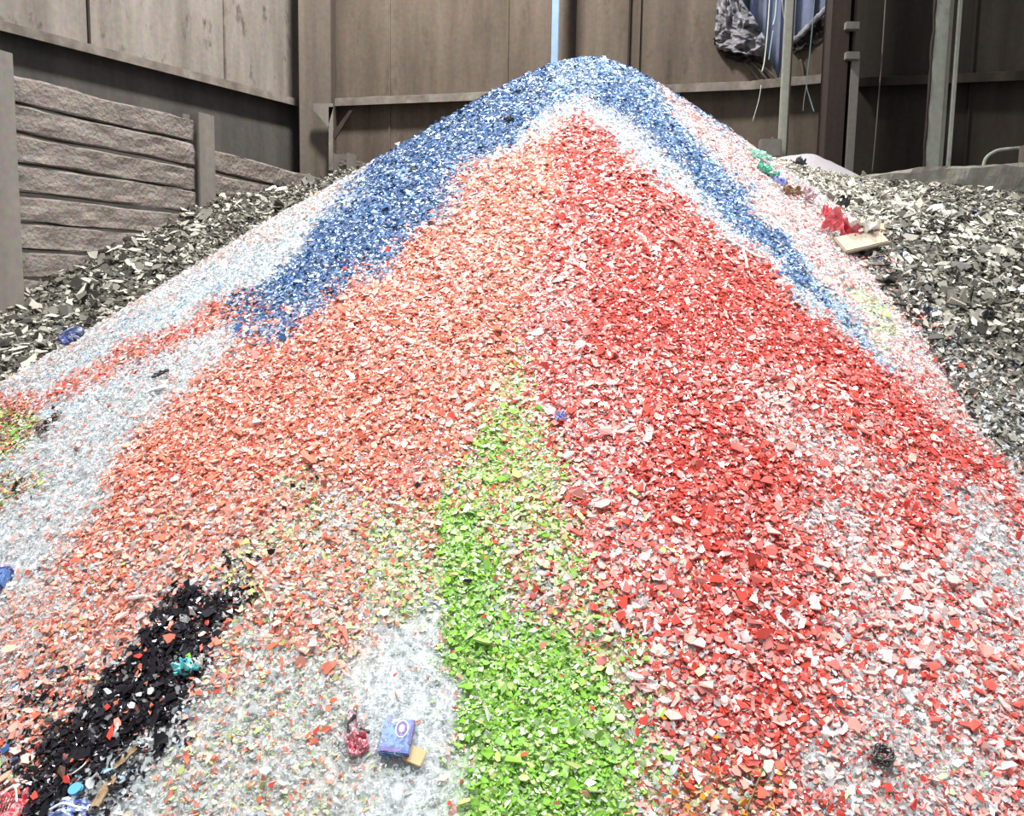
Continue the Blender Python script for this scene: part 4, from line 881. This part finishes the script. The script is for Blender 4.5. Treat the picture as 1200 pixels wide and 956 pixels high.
# larger flakes on the grey heaps
FM=[plain('pale flake',(196,192,180),.6,.3,.12,4),plain('grey flake',(120,117,108),.6,.3,.12,4),plain('dark flake',(58,56,52),.5,.4,.12,4)]
for side,poly,cnt,(a,b) in (('left',[(10,355),(150,285),(300,220),(380,200),(390,225),(250,290),(60,400),(5,440)],60,(11,20)),('right',[(1040,250),(1195,240),(1195,400),(1120,390),(1070,330)],50,(10,17))):
    poly=np.array(poly,float); q=[]
    while len(q)<cnt:
        x=RS.uniform(poly[:,0].min(),poly[:,0].max()); y=RS.uniform(poly[:,1].min(),poly[:,1].max())
        if inside(poly,np.array([x]),np.array([y]))[0]: q.append((x,y))
    pos,_=cast([v[0] for v in q],[v[1] for v in q]); nn=normal_at(pos[:,0],pos[:,1])
    fms=[]
    for i in range(9):
        me=shard_mesh('grey_flake',300+i,4+i%3,(.5,.7,.9)[i%3],.05,(0,.15,0)[i%3]); me.materials.append(FM[i%3]); fms.append(me)
    for (x,y),p,n in zip(q,pos,nn):
        i=RS.randint(9); o=bpy.data.objects.new('grey_flake',fms[i]); COL.objects.link(o)
        z=Vector(n+RS.randn(3)*.4+np.array([0,-.5,0])).normalized(); a1=Vector(RS.randn(3)); a1=(a1-z*a1.dot(z)).normalized(); s=RS.uniform(a,b)*p[1]/F
        o.matrix_world=Matrix.Translation(Vector(p+n*(.02+.2*s)))@Matrix((a1,z.cross(a1),z)).transposed().to_4x4()@Matrix.Diagonal((s,s,s,1))
        w_=('pale','grey','dark')[i%3]; tag(o,f'{w_} loose flake on the surface of the {side} grey heap','grey flake',f'{w_} flakes on the {side} heap')
# ------------------------------------------------------------------ light, camera
W_=bpy.data.worlds.new('World'); SC.world=W_; W_.use_nodes=True
bg=W_.node_tree.nodes['Background']; bg.inputs['Color'].default_value=(.93,.97,1.0,1); bg.inputs['Strength'].default_value=WORLD
def lamp(name,loc,target,size,power,colr=(1,1,1),spread=180):
    l=bpy.data.lights.new(name,'AREA'); l.shape='DISK'; l.size=size; l.energy=power; l.color=colr; l.spread=math.radians(spread)
    o=bpy.data.objects.new(name,l); COL.objects.link(o); o.location=loc
    o.rotation_euler=(Vector(target)-Vector(loc)).to_track_quat('-Z','Y').to_euler(); return o
for a in LAMPS: lamp(*a)
cam=bpy.data.cameras.new('camera'); co=bpy.data.objects.new('camera',cam); COL.objects.link(co)
cam.sensor_fit='HORIZONTAL'; cam.sensor_width=36; cam.lens=F/W*36; cam.clip_start=.05; cam.clip_end=100
m4=Matrix([list(RM[0])+[0],list(RM[1])+[0],list(RM[2])+[CAMZ],[0,0,0,1]]); co.matrix_world=m4; SC.camera=co
vs=SC.view_settings; SC.display_settings.display_device='sRGB'; vs.view_transform='Standard'; vs.look='None'; vs.gamma=1; vs.use_curve_mapping=False; vs.exposure=EXPO
SC.cycles.max_bounces=6; SC.cycles.diffuse_bounces=3; SC.cycles.glossy_bounces=2; SC.cycles.use_denoising=False if False else True
